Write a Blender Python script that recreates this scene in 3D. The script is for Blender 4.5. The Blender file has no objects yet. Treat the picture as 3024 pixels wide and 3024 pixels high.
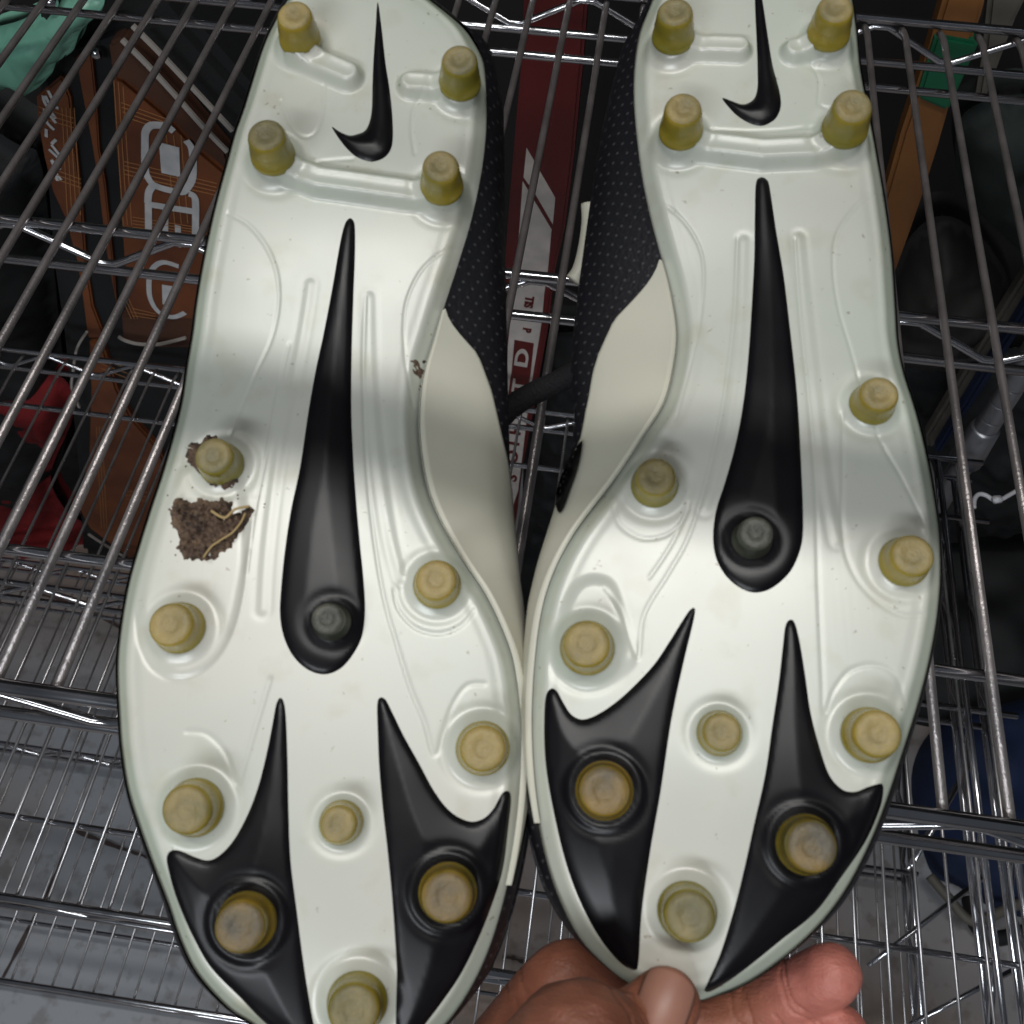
import bpy, bmesh, math, random
import numpy as np
from mathutils import Matrix, Vector, noise
from mathutils.geometry import delaunay_2d_cdt
random.seed(4); rng = np.random.default_rng(4)
sc = bpy.context.scene
COL = sc.collection

# ------------------------------------------------------------------ camera
F = 3024.0                     # focal length in photo pixels (36 mm lens on a 36 mm sensor)
HC = 1.48                      # camera height above the floor, metres
_e = np.array([1, -.1234, .067]); _e /= np.linalg.norm(_e)
_d = np.array([790, 4460, -3024.]); _d -= _e*(_d@_e); _d /= np.linalg.norm(_d)
R = np.array([_e, _d, np.cross(_e, _d)])          # camera axes -> world (X right along the shelf, Y into it, Z up)
CAM = np.array([0, 0, HC])
cd = bpy.data.cameras.new('camera'); cam = bpy.data.objects.new('camera', cd); COL.objects.link(cam)
cam.matrix_world = Matrix.Translation(CAM) @ Matrix(R.tolist()).to_4x4()
cd.lens = 36; cd.sensor_width = 36; cd.clip_start = .02; cd.clip_end = 50
cd.dof.use_dof = True; cd.dof.focus_distance = .55; cd.dof.aperture_fstop = 30
sc.camera = cam
# ------------------------------------------------------------------ world, lamps, exposure
w = bpy.data.worlds.new('World'); sc.world = w; w.use_nodes = True
w.node_tree.nodes['Background'].inputs[0].default_value = (.80, .88, 1, 1)
w.node_tree.nodes['Background'].inputs[1].default_value = .065
sc.view_settings.view_transform = 'Standard'; sc.view_settings.look = 'None'
sc.view_settings.exposure = 0; sc.view_settings.gamma = 1
def area(name, loc, target, sx, sy, power, col):
    l = bpy.data.lights.new(name, 'AREA'); l.shape = 'RECTANGLE'; l.size = sx; l.size_y = sy; l.energy = power; l.color = col
    o = bpy.data.objects.new(name, l); COL.objects.link(o); o.location = loc
    o.rotation_euler = (Vector(target)-Vector(loc)).to_track_quat('-Z', 'Y').to_euler(); return o
area('tube_lamp_over_shelf_edge', (-.1, -.02, 3.03), (-.1, .14, 1.2), 1.2, .06, 15.5, (1, .98, .95))
area('tube_lamp_over_aisle', (-.1, -.40, 3.03), (-.1, .1, 1.2), 1.1, .16, 5.5, (1, .99, .97))
area('added_fill_lamp', (-.6, -2.4, 2.5), (-.1, .6, .9), 1.6, .3, 33, (.90, .95, 1))  # added fill light that brightens the bag and floor, no known fixture

# ------------------------------------------------------------------ helpers
def px(x, y, S=1932.):         # view pixel (1932 wide) -> photo pixel
    return x*3024/S, y*3024/S
def ray(x, y):                 # photo pixel -> world ray of unit depth
    return R @ np.array([(x-1512)/F, -(y-1512)/F, -1.])
def at_depth(x, y, d): return CAM + ray(x, y)*d
def at_z(x, y, h): r = ray(x, y); return CAM + r*(-h/r[2])
def at_y(x, y, Y): r = ray(x, y); return CAM + r*(Y/r[1])

def nodes(name):
    m = bpy.data.materials.new(name); m.use_nodes = True
    return m, m.node_tree.nodes, m.node_tree.links, m.node_tree.nodes['Principled BSDF']
def mat(name, col, rough=.5, metal=0., spec=.5, var=0., vscale=30., bump=0., bscale=200., coat=0., sheen=0., sss=0., col2=None, rvar=0.):
    m, N, L, b = nodes(name)
    b.inputs['Base Color'].default_value = (*col, 1); b.inputs['Roughness'].default_value = rough
    b.inputs['Metallic'].default_value = metal; b.inputs['Specular IOR Level'].default_value = spec
    if coat: b.inputs['Coat Weight'].default_value = coat; b.inputs['Coat Roughness'].default_value = .18
    if sheen: b.inputs['Sheen Weight'].default_value = sheen
    if sss:
        b.inputs['Subsurface Weight'].default_value = sss; b.inputs['Subsurface Scale'].default_value = .004
        b.inputs['Subsurface Radius'].default_value = (1, .6, .4)
    tc = N.new('ShaderNodeTexCoord')
    if var or col2:
        n = N.new('ShaderNodeTexNoise'); n.inputs['Scale'].default_value = vscale; n.inputs['Detail'].default_value = 5
        L.new(tc.outputs['Object'], n.inputs['Vector'])
        cr = N.new('ShaderNodeValToRGB'); cr.color_ramp.elements[0].position = .35; cr.color_ramp.elements[1].position = .68
        c2 = col2 or tuple(c*(1-var) for c in col)
        cr.color_ramp.elements[0].color = (*c2, 1); cr.color_ramp.elements[1].color = (*col, 1)
        L.new(n.outputs['Fac'], cr.inputs[0]); L.new(cr.outputs[0], b.inputs['Base Color'])
    if rvar:
        n = N.new('ShaderNodeTexNoise'); n.inputs['Scale'].default_value = 60; n.inputs['Detail'].default_value = 6
        L.new(tc.outputs['Object'], n.inputs['Vector'])
        mr = N.new('ShaderNodeMapRange'); mr.inputs['To Min'].default_value = rough-rvar; mr.inputs['To Max'].default_value = rough+rvar
        L.new(n.outputs['Fac'], mr.inputs['Value']); L.new(mr.outputs[0], b.inputs['Roughness'])
    if bump:
        n = N.new('ShaderNodeTexNoise'); n.inputs['Scale'].default_value = bscale; n.inputs['Detail'].default_value = 4
        L.new(tc.outputs['Object'], n.inputs['Vector'])
        bp = N.new('ShaderNodeBump'); bp.inputs['Strength'].default_value = bump; bp.inputs['Distance'].default_value = .001
        L.new(n.outputs['Fac'], bp.inputs['Height']); L.new(bp.outputs[0], b.inputs['Normal'])
    return m
M = {}
M['chrome'] = mat('chrome_wire', (.74, .74, .77), .17, 1, rvar=.1, var=.3, vscale=25)
M['thinwire'] = mat('thin_deck_wire', (.52, .50, .50), .30, .85, rvar=.1, var=.3, vscale=40)
M['post'] = mat('post_chrome', (.36, .37, .40), .34, .9, rvar=.08)
M['zinc'] = mat('worn_deck_wire', (.42, .38, .37), .36, .7, rvar=.1, var=.35, vscale=40, bump=.3, bscale=500)
M['sole'] = mat('pearl_white_plastic', (.60, .60, .535), .36, spec=.5, coat=.2, sss=.12, col2=(.55, .565, .505), vscale=14)
def sole_material():
    m, N, L, b = nodes('pearl_white_plastic')
    tc = N.new('ShaderNodeTexCoord')
    def noise_(sc_, det, a, c0, b_, c1):
        n = N.new('ShaderNodeTexNoise'); n.inputs['Scale'].default_value = sc_; n.inputs['Detail'].default_value = det
        L.new(tc.outputs['Object'], n.inputs['Vector']); r = N.new('ShaderNodeValToRGB')
        r.color_ramp.elements[0].position = a; r.color_ramp.elements[1].position = b_
        r.color_ramp.elements[0].color = (*c0, 1); r.color_ramp.elements[1].color = (*c1, 1); L.new(n.outputs['Fac'], r.inputs[0]); return r
    def mul(a, b_, f):
        mx = N.new('ShaderNodeMix'); mx.data_type = 'RGBA'; mx.blend_type = 'MULTIPLY'; mx.inputs[0].default_value = f
        L.new(a, mx.inputs[6]); L.new(b_, mx.inputs[7]); return mx.outputs[2]
    base_ = noise_(13, 3, .35, (.59, .615, .55), .65, (.65, .64, .575))
    dirt = noise_(75, 9, .30, (.80, .74, .62), .44, (1, 1, 1))
    speck = noise_(420, 3, .26, (.42, .34, .27), .30, (1, 1, 1))
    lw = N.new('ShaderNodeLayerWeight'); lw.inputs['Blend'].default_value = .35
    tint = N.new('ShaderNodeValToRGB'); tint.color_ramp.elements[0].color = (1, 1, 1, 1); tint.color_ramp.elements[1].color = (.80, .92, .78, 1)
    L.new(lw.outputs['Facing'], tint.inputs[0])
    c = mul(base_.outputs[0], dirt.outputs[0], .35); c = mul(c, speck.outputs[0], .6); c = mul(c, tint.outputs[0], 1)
    L.new(c, b.inputs['Base Color'])
    rn = N.new('ShaderNodeTexNoise'); rn.inputs['Scale'].default_value = 50; rn.inputs['Detail'].default_value = 8; L.new(tc.outputs['Object'], rn.inputs['Vector'])
    mr = N.new('ShaderNodeMapRange'); mr.inputs['To Min'].default_value = .25; mr.inputs['To Max'].default_value = .37; L.new(rn.outputs['Fac'], mr.inputs['Value']); L.new(mr.outputs[0], b.inputs['Roughness'])
    b.inputs['Metallic'].default_value = .04; b.inputs['Specular IOR Level'].default_value = .55
    # hair scratches along the length
    mp = N.new('ShaderNodeMapping'); mp.inputs['Scale'].default_value = (900, 40, 40); mp.inputs['Rotation'].default_value = (0, 0, .35); L.new(tc.outputs['Object'], mp.inputs[0])
    sn = N.new('ShaderNodeTexNoise'); sn.inputs['Scale'].default_value = 1; sn.inputs['Detail'].default_value = 2; L.new(mp.outputs[0], sn.inputs['Vector'])
    bp = N.new('ShaderNodeBump'); bp.inputs['Strength'].default_value = .04; bp.inputs['Distance'].default_value = .0003; L.new(sn.outputs['Fac'], bp.inputs['Height']); L.new(bp.outputs[0], b.inputs['Normal'])
    return m
M['sole'] = sole_material()
M['panel'] = mat('cream_side_plastic', (.62, .60, .49), .42, spec=.45, sss=.1, col2=(.56, .55, .46), vscale=25)
M['black'] = mat('black_moulded_plastic', (.005, .0045, .006), .33, spec=.28, rvar=.07, var=.3, vscale=60)
M['upper'] = mat('black_synthetic_upper', (.010, .010, .013), .5, spec=.35, bump=.3, bscale=700)
M['lace'] = mat('black_lace', (.008, .008, .01), .85, bump=.8, bscale=900)
def stud_material(name, c0, c1, sss, rough, bump=0.):
    m, N, L, b = nodes(name)
    tc = N.new('ShaderNodeTexCoord'); oi = N.new('ShaderNodeObjectInfo')
    n = N.new('ShaderNodeTexNoise'); n.noise_dimensions = '4D'; n.inputs['Scale'].default_value = 120; n.inputs['Detail'].default_value = 6
    mm = N.new('ShaderNodeMath'); mm.operation = 'MULTIPLY'; mm.inputs[1].default_value = 40; L.new(oi.outputs['Random'], mm.inputs[0]); L.new(mm.outputs[0], n.inputs['W'])
    L.new(tc.outputs['Object'], n.inputs['Vector'])
    ad = N.new('ShaderNodeMath'); ad.operation = 'MULTIPLY_ADD'; ad.inputs[1].default_value = .34; ad.inputs[2].default_value = -.17; L.new(oi.outputs['Random'], ad.inputs[0])
    a2 = N.new('ShaderNodeMath'); L.new(n.outputs['Fac'], a2.inputs[0]); L.new(ad.outputs[0], a2.inputs[1])
    cr = N.new('ShaderNodeValToRGB'); cr.color_ramp.elements[0].position = .3; cr.color_ramp.elements[1].position = .7
    cr.color_ramp.elements[0].color = (*c0, 1); cr.color_ramp.elements[1].color = (*c1, 1); L.new(a2.outputs[0], cr.inputs[0]); L.new(cr.outputs[0], b.inputs['Base Color'])
    b.inputs['Roughness'].default_value = rough; b.inputs['Subsurface Weight'].default_value = sss; b.inputs['Subsurface Scale'].default_value = .006
    b.inputs['Subsurface Radius'].default_value = (1, .8, .25); b.inputs['Coat Weight'].default_value = .3 if not bump else 0; b.inputs['Coat Roughness'].default_value = .15
    if bump:
        n2 = N.new('ShaderNodeTexNoise'); n2.inputs['Scale'].default_value = 700; n2.inputs['Detail'].default_value = 5; L.new(tc.outputs['Object'], n2.inputs['Vector'])
        bp = N.new('ShaderNodeBump'); bp.inputs['Strength'].default_value = bump; bp.inputs['Distance'].default_value = .0008; L.new(n2.outputs['Fac'], bp.inputs['Height']); L.new(bp.outputs[0], b.inputs['Normal'])
    return m
M['stud'] = stud_material('translucent_yellow_stud', (.24, .205, .028), (.38, .28, .035), .85, .25)
M['studtipnew'] = stud_material('scuffed_stud_tip', (.19, .17, .085), (.40, .31, .13), .7, .5, .5)
M['studb'] = stud_material('amber_stud_in_black', (.14, .11, .015), (.33, .21, .02), .6, .25)
M['studbtip'] = stud_material('grey_amber_stud_tip', (.12, .105, .075), (.30, .20, .065), .5, .5, .5)
M['_unused'] = mat('scuffed_stud_tip', (.38, .30, .14), .6, sss=.2, col2=(.22, .19, .10), vscale=120, bump=.5, bscale=900)
M['studdark'] = mat('dark_scuffed_stud', (.06, .062, .045), .35, col2=(.03, .032, .024), vscale=120)
M['studdarktip'] = mat('dark_stud_tip', (.15, .15, .12), .5, col2=(.06, .06, .05), vscale=170, bump=.5, bscale=900)
M['mud'] = mat('dried_mud', (.23, .155, .105), .95, spec=.15, col2=(.065, .047, .04), vscale=380, bump=1, bscale=1200)
M['straw'] = mat('dry_grass', (.42, .30, .13), .7)
M['skin'] = mat('skin', (.46, .17, .10), .5, spec=.4, sss=.25, col2=(.36, .12, .075), vscale=45, bump=.5, bscale=420)
def skin_material():
    m, N, L, b = nodes('skin'); tc = N.new('ShaderNodeTexCoord')
    at = N.new('ShaderNodeAttribute'); at.attribute_name = 'tone'
    n = N.new('ShaderNodeTexNoise'); n.inputs['Scale'].default_value = 90; n.inputs['Detail'].default_value = 6; L.new(tc.outputs['Object'], n.inputs['Vector'])
    cr = N.new('ShaderNodeValToRGB'); cr.color_ramp.elements[0].position = .3; cr.color_ramp.elements[1].position = .7
    cr.color_ramp.elements[0].color = (.78, .70, .68, 1); cr.color_ramp.elements[1].color = (1.08, 1.04, 1.02, 1); L.new(n.outputs['Fac'], cr.inputs[0])
    mx = N.new('ShaderNodeMix'); mx.data_type = 'RGBA'; mx.blend_type = 'MULTIPLY'; mx.inputs[0].default_value = 1
    L.new(at.outputs['Color'], mx.inputs[6]); L.new(cr.outputs[0], mx.inputs[7]); L.new(mx.outputs[2], b.inputs['Base Color'])
    b.inputs['Roughness'].default_value = .52; b.inputs['Subsurface Weight'].default_value = .25; b.inputs['Subsurface Scale'].default_value = .004; b.inputs['Subsurface Radius'].default_value = (1, .4, .25)
    vo = N.new('ShaderNodeTexVoronoi'); vo.inputs['Scale'].default_value = 650; vo.feature = 'DISTANCE_TO_EDGE'; L.new(tc.outputs['Object'], vo.inputs['Vector'])
    mp = N.new('ShaderNodeMapping'); mp.inputs['Scale'].default_value = (260, 900, 260); mp.inputs['Rotation'].default_value = (.3, .2, .7); L.new(tc.outputs['Object'], mp.inputs[0])
    n2 = N.new('ShaderNodeTexNoise'); n2.inputs['Scale'].default_value = 1; n2.inputs['Detail'].default_value = 4; L.new(mp.outputs[0], n2.inputs['Vector'])
    b1 = N.new('ShaderNodeBump'); b1.inputs['Strength'].default_value = .35; b1.inputs['Distance'].default_value = .0005; L.new(vo.outputs['Distance'], b1.inputs['Height'])
    b2 = N.new('ShaderNodeBump'); b2.inputs['Strength'].default_value = .45; b2.inputs['Distance'].default_value = .0007; L.new(n2.outputs['Fac'], b2.inputs['Height']); L.new(b1.outputs[0], b2.inputs['Normal']); L.new(b2.outputs[0], b.inputs['Normal'])
    return m
M['skin'] = skin_material()
M['nail'] = mat('fingernail', (.40, .20, .14), .42, spec=.45, sss=.2, col2=(.34, .16, .115), vscale=60)
M['orange'] = mat('copper_brown_nylon', (.20, .060, .018), .5, col2=(.105, .030, .011), vscale=14, bump=.3, bscale=900)
M['brown'] = mat('dark_brown_nylon', (.085, .030, .014), .7, var=.35, vscale=18, bump=.3, bscale=900)
M['copper'] = mat('copper_thread', (.42, .19, .07), .5)
M['bagblack'] = mat('black_nylon', (.008, .009, .010), .75, var=.4, vscale=14, bump=.4, bscale=500)
M['silver'] = mat('silver_print', (.60, .60, .60), .5, col2=(.46, .47, .48), vscale=60)
M['piping'] = mat('grey_piping', (.36, .33, .30), .6)
M['mint'] = mat('mint_plastic_film', (.22, .48, .36), .35, spec=.5, col2=(.15, .38, .28), vscale=16)
M['green'] = mat('green_tape', (.006, .11, .05), .45, col2=(.005, .10, .045), vscale=20)
M['red'] = mat('dark_red_lacquer', (.11, .008, .008), .35, var=.3, vscale=12)
M['white'] = mat('scuffed_white_print', (.55, .50, .47), .5, col2=(.43, .40, .37), vscale=50)
M['wood'] = mat('varnished_wood', (.27, .115, .03), .45, col2=(.19, .075, .02), vscale=9)
M['cloth'] = mat('red_cloth', (.20, .006, .008), .85, var=.5, vscale=10, bump=.5, bscale=500)
M['blue'] = mat('navy_cloth', (.008, .022, .075), .8, var=.4, vscale=12, bump=.5, bscale=500)
M['grey'] = mat('grey_board', (.022, .020, .018), .7, var=.3, vscale=10)
M['greylight'] = mat('pale_stick', (.13, .12, .10), .6, var=.3, vscale=10)
M['darkgreen'] = mat('dark_green_fabric', (.012, .02, .018), .8, var=.5, vscale=12)
M['wall'] = mat('dark_wall', (.014, .013, .013), .9, var=.4, vscale=4)
M['nylon'] = mat('white_nylon', (.55, .55, .58), .45, sss=.2)

def link(name, me, m=None, parent=None, smooth=True):
    o = bpy.data.objects.new(name, me); COL.objects.link(o)
    if m is not None and not me.materials: me.materials.append(m)
    if parent is not None: o.parent = parent
    if smooth: me.polygons.foreach_set('use_smooth', [True]*len(me.polygons))
    return o
def tag(o, label=None, cat=None, group=None, kind=None):
    if label: o['label'] = label
    if cat: o['category'] = cat
    if group: o['group'] = group
    if kind: o['kind'] = kind
    return o
def empty(name, mw=None):
    o = bpy.data.objects.new(name, None); COL.objects.link(o); o.empty_display_size = .02
    if mw is not None: o.matrix_world = mw
    return o
def mesh(name, V, Fs):
    me = bpy.data.meshes.new(name); me.from_pydata([tuple(v) for v in V], [], [tuple(f) for f in Fs]); me.update(); return me

def tube_data(pts, r, n=10, caps=True):
    P = [Vector(p) for p in pts]; V = []; Fs = []
    rr = r if isinstance(r, (list, tuple)) else [r]*len(P)
    up = None
    for i, p in enumerate(P):
        a = (P[min(i+1, len(P)-1)] - P[max(i-1, 0)]).normalized()
        if up is None: up = a.orthogonal().normalized()
        up = (up - a*up.dot(a)).normalized(); s = a.cross(up)
        for k in range(n):
            t = 2*math.pi*k/n; V.append(p + (up*math.cos(t) + s*math.sin(t))*rr[i])
    for i in range(len(P)-1):
        for k in range(n):
            Fs.append((i*n+k, i*n+(k+1) % n, (i+1)*n+(k+1) % n, (i+1)*n+k))
    if caps:
        Fs.append(tuple(reversed(range(n)))); Fs.append(tuple(range((len(P)-1)*n, len(P)*n)))
    return V, Fs
def tube(name, pts, r, m, parent=None, n=10):
    V, Fs = tube_data(pts, r, n); return link(name, mesh(name, V, Fs), m, parent)
def join(parts):
    V = []; Fs = []
    for v, f in parts:
        k = len(V); V += list(v); Fs += [tuple(i+k for i in q) for q in f]
    return V, Fs
def catmull(P, n=8, closed=True):
    P = np.array(P, float); N_ = len(P); out = []
    rngi = range(N_) if closed else range(N_-1)
    for i in rngi:
        if closed: p0, p1, p2, p3 = P[i-1], P[i], P[(i+1) % N_], P[(i+2) % N_]
        else: p0, p1, p2, p3 = P[max(i-1, 0)], P[i], P[i+1], P[min(i+2, N_-1)]
        for k in range(n):
            t = k/n
            out.append(.5*((2*p1) + (-p0+p2)*t + (2*p0-5*p1+4*p2-p3)*t*t + (-p0+3*p1-3*p2+p3)*t**3))
    if not closed: out.append(P[-1])
    return np.array(out)
def segdist(Q, poly, closed=False):
    Q = np.asarray(Q); P = np.asarray(poly); A = P if closed else P[:-1]; B = np.roll(P, -1, 0) if closed else P[1:]
    out = np.full(len(Q), 1e9)
    for a, b in zip(A, B):
        ab = b-a; L2 = ab@ab+1e-18
        t = np.clip(((Q-a)@ab)/L2, 0, 1)
        d = Q-a-np.outer(t, ab); out = np.minimum(out, np.einsum('ij,ij->i', d, d))
    return np.sqrt(out)
def inside(Q, poly):
    x, y = Q[:, 0], Q[:, 1]; P = np.asarray(poly); c = np.zeros(len(Q), bool)
    for (x1, y1), (x2, y2) in zip(P, np.roll(P, -1, 0)):
        if y1 == y2: continue
        k = ((y1 > y) != (y2 > y)) & (x < (x2-x1)*(y-y1)/(y2-y1)+x1); c ^= k
    return c
def sstep(a, b, x): t = np.clip((x-a)/(b-a), 0, 1); return t*t*(3-2*t)

# ------------------------------------------------------------------ floor, wall
def floor_material():
    m, N, L, b = nodes('painted_concrete_floor')
    tc = N.new('ShaderNodeTexCoord')
    n = N.new('ShaderNodeTexNoise'); n.inputs['Scale'].default_value = 1.6; n.inputs['Detail'].default_value = 8
    n2 = N.new('ShaderNodeTexNoise'); n2.inputs['Scale'].default_value = 40; n2.inputs['Detail'].default_value = 6
    L.new(tc.outputs['Object'], n.inputs['Vector']); L.new(tc.outputs['Object'], n2.inputs['Vector'])
    cr = N.new('ShaderNodeValToRGB'); cr.color_ramp.elements[0].position = .4; cr.color_ramp.elements[1].position = .6
    cr.color_ramp.elements[0].color = (.26, .20, .165, 1); cr.color_ramp.elements[1].color = (.35, .37, .40, 1)
    L.new(n.outputs['Fac'], cr.inputs[0])
    cr2 = N.new('ShaderNodeValToRGB'); cr2.color_ramp.elements[0].position = .34; cr2.color_ramp.elements[1].position = .46
    cr2.color_ramp.elements[0].color = (.55, .5, .45, 1); cr2.color_ramp.elements[1].color = (1, 1, 1, 1)
    L.new(n2.outputs['Fac'], cr2.inputs[0])
    mx = N.new('ShaderNodeMix'); mx.data_type = 'RGBA'; mx.blend_type = 'MULTIPLY'; mx.inputs[0].default_value = .6
    L.new(cr.outputs[0], mx.inputs[6]); L.new(cr2.outputs[0], mx.inputs[7]); L.new(mx.outputs[2], b.inputs['Base Color'])
    b.inputs['Roughness'].default_value = .55; return m
fl = link('floor', mesh('floor', [(-6, -5, 0), (6, -5, 0), (6, 5, 0), (-6, 5, 0)], [(0, 1, 2, 3)]), floor_material(), smooth=False)
tag(fl, kind='structure')
# floor joints: dark irregular cracks
for pts in ([(8, 2895), (150, 2620), (205, 2490)], [(0, 1730), (250, 1800), (520, 1960)], [(160, 2430), (340, 2500), (440, 2535)], [(1484, 2828), (1516, 2832), (1560, 2850)]):
    Q = [at_z(*p, HC) for p in pts]; V = []
    fine = catmull([(q[0], q[1]) for q in Q], 8, closed=False)
    for i, p in enumerate(fine):
        d = fine[min(i+1, len(fine)-1)]-fine[max(i-1, 0)]; d = d/np.linalg.norm(d); nn = np.array([-d[1], d[0]])
        wd = .0016+.0022*random.random(); V += [(*(p+nn*wd), .003), (*(p-nn*wd*random.uniform(.5, 1)), .003)]
    tag(link('floor_crack', mesh('floor_crack', V, [(2*i, 2*i+1, 2*i+3, 2*i+2) for i in range(len(fine)-1)]), mat('crack', (.07, .05, .045), .9), smooth=False), kind='structure')
wl = link('wall', mesh('wall', [(-6, 1.35, -.1), (6, 1.35, -.1), (6, 1.35, 3.2), (-6, 1.35, 3.2)], [(0, 1, 2, 3)]), M['wall'], smooth=False)
tag(wl, kind='structure')

# ------------------------------------------------------------------ wire shelves
PITCH = .0255
def make_shelf(label, h, Ys, k0, k1, x0, x1, rw, rr, zz=.0, zig_phase=0.0, seen_zig=True):
    """Ys: front rail, front cross rod, middle truss, back cross rod, back rail. The lip hangs down."""
    yf, y1, ym, y2, yb = Ys; z = HC-h
    t = empty('wire_shelf', Matrix.Translation((0, yf, z)))
    tag(t, label, 'shelf', 'wire shelves of the shelving unit')
    Lz = lambda x, y, zz_: (x, y-yf, zz_)
    # deck wires share one mesh
    V, Fs = tube_data([(0, .002, 0), (0, (yb-yf)*.5, .0004), (0, yb-yf-.02, 0), (0, yb-yf-.009, -.002), (0, yb-yf-.002, -.004)], rw, 8)
    me = mesh('deck_wire', V, Fs)
    for k in range(k0, k1+1):
        o = link('deck_wire', me, M['zinc'] if rw > .0018 else M['thinwire'], t); o.location = (k*PITCH, 0, 0)
        if (k*37) % 5 == 0: o.location.x += .0004
    for nm, y, zc, r_ in (('edge_rail', yf, .001, rr*1.12), ('edge_rail', yf, -.030, rr), ('edge_rail', yb, .001, rr*1.05), ('edge_rail', yb, -.030, rr),
                      ('cross_rod', y1, -rw-rr*.9, rr*.9), ('cross_rod', y2, -rw-rr*.9, rr*.9), ('cross_rod', ym, -rw-rr*.9, rr), ('cross_rod', ym, -.036, rr)):
        tube(nm, [Lz(x0, y, zc), Lz((x0+x1)/2, y, zc), Lz(x1, y, zc)], r_, M['chrome'], t, 14)
    for y, top, bot in ((yf, -.0045, -.0255), (ym, -rw-rr*2.2, -.031), (yb, -.0045, -.0255)):
        P = []; s = PITCH*2; n_ = int((x1-x0)/s)
        for i in range(n_):
            xa = math.floor(x0/s)*s + i*s + zig_phase
            zt = top if i % 2 == 0 else bot
            P += [Lz(xa-.005, y+.0005, zt), Lz(xa+.005, y+.0005, zt)]
        tube('truss_wire', P, rr*.8, M['chrome'], t, 10)
    return t
s1 = make_shelf('chrome wire shelf the two boots are held above, nearest the camera', .391, (.1455, .212, .423, .632, .703), -24, 15, -.66, .41, .0023, .0030, zig_phase=.012)
s2 = make_shelf('chrome wire shelf in the middle, under the one the boots are held over', .853, (.1455, .209, .423, .634, .705), -36, 15, -.98, .41, .0015, .0031)
s3 = make_shelf('lowest chrome wire shelf just above the concrete floor', 1.35, (.138, .207, .425, .632, .704), -52, 18, -1.36, .49, .0015, .0031, zig_phase=.01)
# posts with ring grooves, right rear corner
def post(x, y, z0, z1, label):
    V = []; P = []; rr = []
    z = z0
    while z < z1:
        P += [(0, 0, z), (0, 0, z+.001), (0, 0, z+.0232), (0, 0, z+.0239), (0, 0, z+.0242), (0, 0, z+.0250)]; rr += [.0125, .0125, .0125, .0125, .0121, .0121]; z += .0254
    t = empty('shelf_post', Matrix.Translation((x, y, 0)))
    tag(t, label, 'post')
    tube('pole', P, rr, M['post'], t, 24)
    for h in (.391, .853, 1.35):
        zc = HC-h-.012
        tube('collar', [(0, 0, zc-.03), (0, 0, zc-.028), (0, 0, zc+.026), (0, 0, zc+.028)], [.0165, .018, .0155, .014], M['post'], t, 24)
    return t
post(.412, .742, 0, 1.9, 'ringed chrome shelf post at the rear right corner')
# end trusses of the lower shelves (right end)
for sh, h, ys in ((s2, .853, (.1455, .705)), (s3, 1.35, (.138, .704))):
    for xo in ((.365, .392) if sh is s2 else (.48,)):
        for zc in (0, -.03): tube('end_rail', [(xo, 0, zc-.002), (xo, ys[1]-ys[0], zc-.002)], .0031, M['chrome'], sh)
        P = []
        for i in range(12): P.append((xo, .02+i*.048, -.004 if i % 2 else -.028))
        tube('truss_wire', P, .0026, M['chrome'], sh)
# diagonal cross braces under the right half of the lowest shelf
for a, b in (((2575, 2845), (2905, 2590)), ((2700, 3020), (3060, 2830)), ((2690, 2560), (2870, 2250))):
    A = at_z(*a, 1.16); B = at_z(*b, 1.16)
    o = s3; off = np.array([0, .138, HC-1.35])
    for dz in (0, -.012): tube('diagonal_brace', [A-off+(0, 0, dz), B-off+(0, 0, dz)], .0028, M['chrome'], s3)
# guessed unseen shelf overhead, flat rail added to cast the soles' grey band
zu = HC+.12
t = empty('wire_shelf', Matrix.Translation((0, .139, zu)))
tag(t, 'unseen wire shelf above the picture, its flat rail added to shade the soles', 'shelf', 'wire shelves of the shelving unit')
bm = bmesh.new(); bmesh.ops.create_cube(bm, size=1, matrix=Matrix.Translation((-.3, .004, 0)) @ Matrix.Rotation(-.02, 4, 'Z') @ Matrix.Diagonal((1.4, .025, .003, 1)))
me = bpy.data.meshes.new('added_shade_rail'); bm.to_mesh(me); bm.free(); link('added_shade_rail', me, M['chrome'], t, smooth=False)
tube('edge_rail', [(-1, .5, 0), (.385, .5, 0)], .0033, M['chrome'], t)
V, Fs = tube_data([(0, 0.02, .004), (0, .5, .004)], .0021, 8); me = mesh('deck_wire', V, Fs)
for k in range(-36, 15):
    o = link('deck_wire', me, M['zinc'], t); o.location = (k*PITCH, 0, 0)

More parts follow.
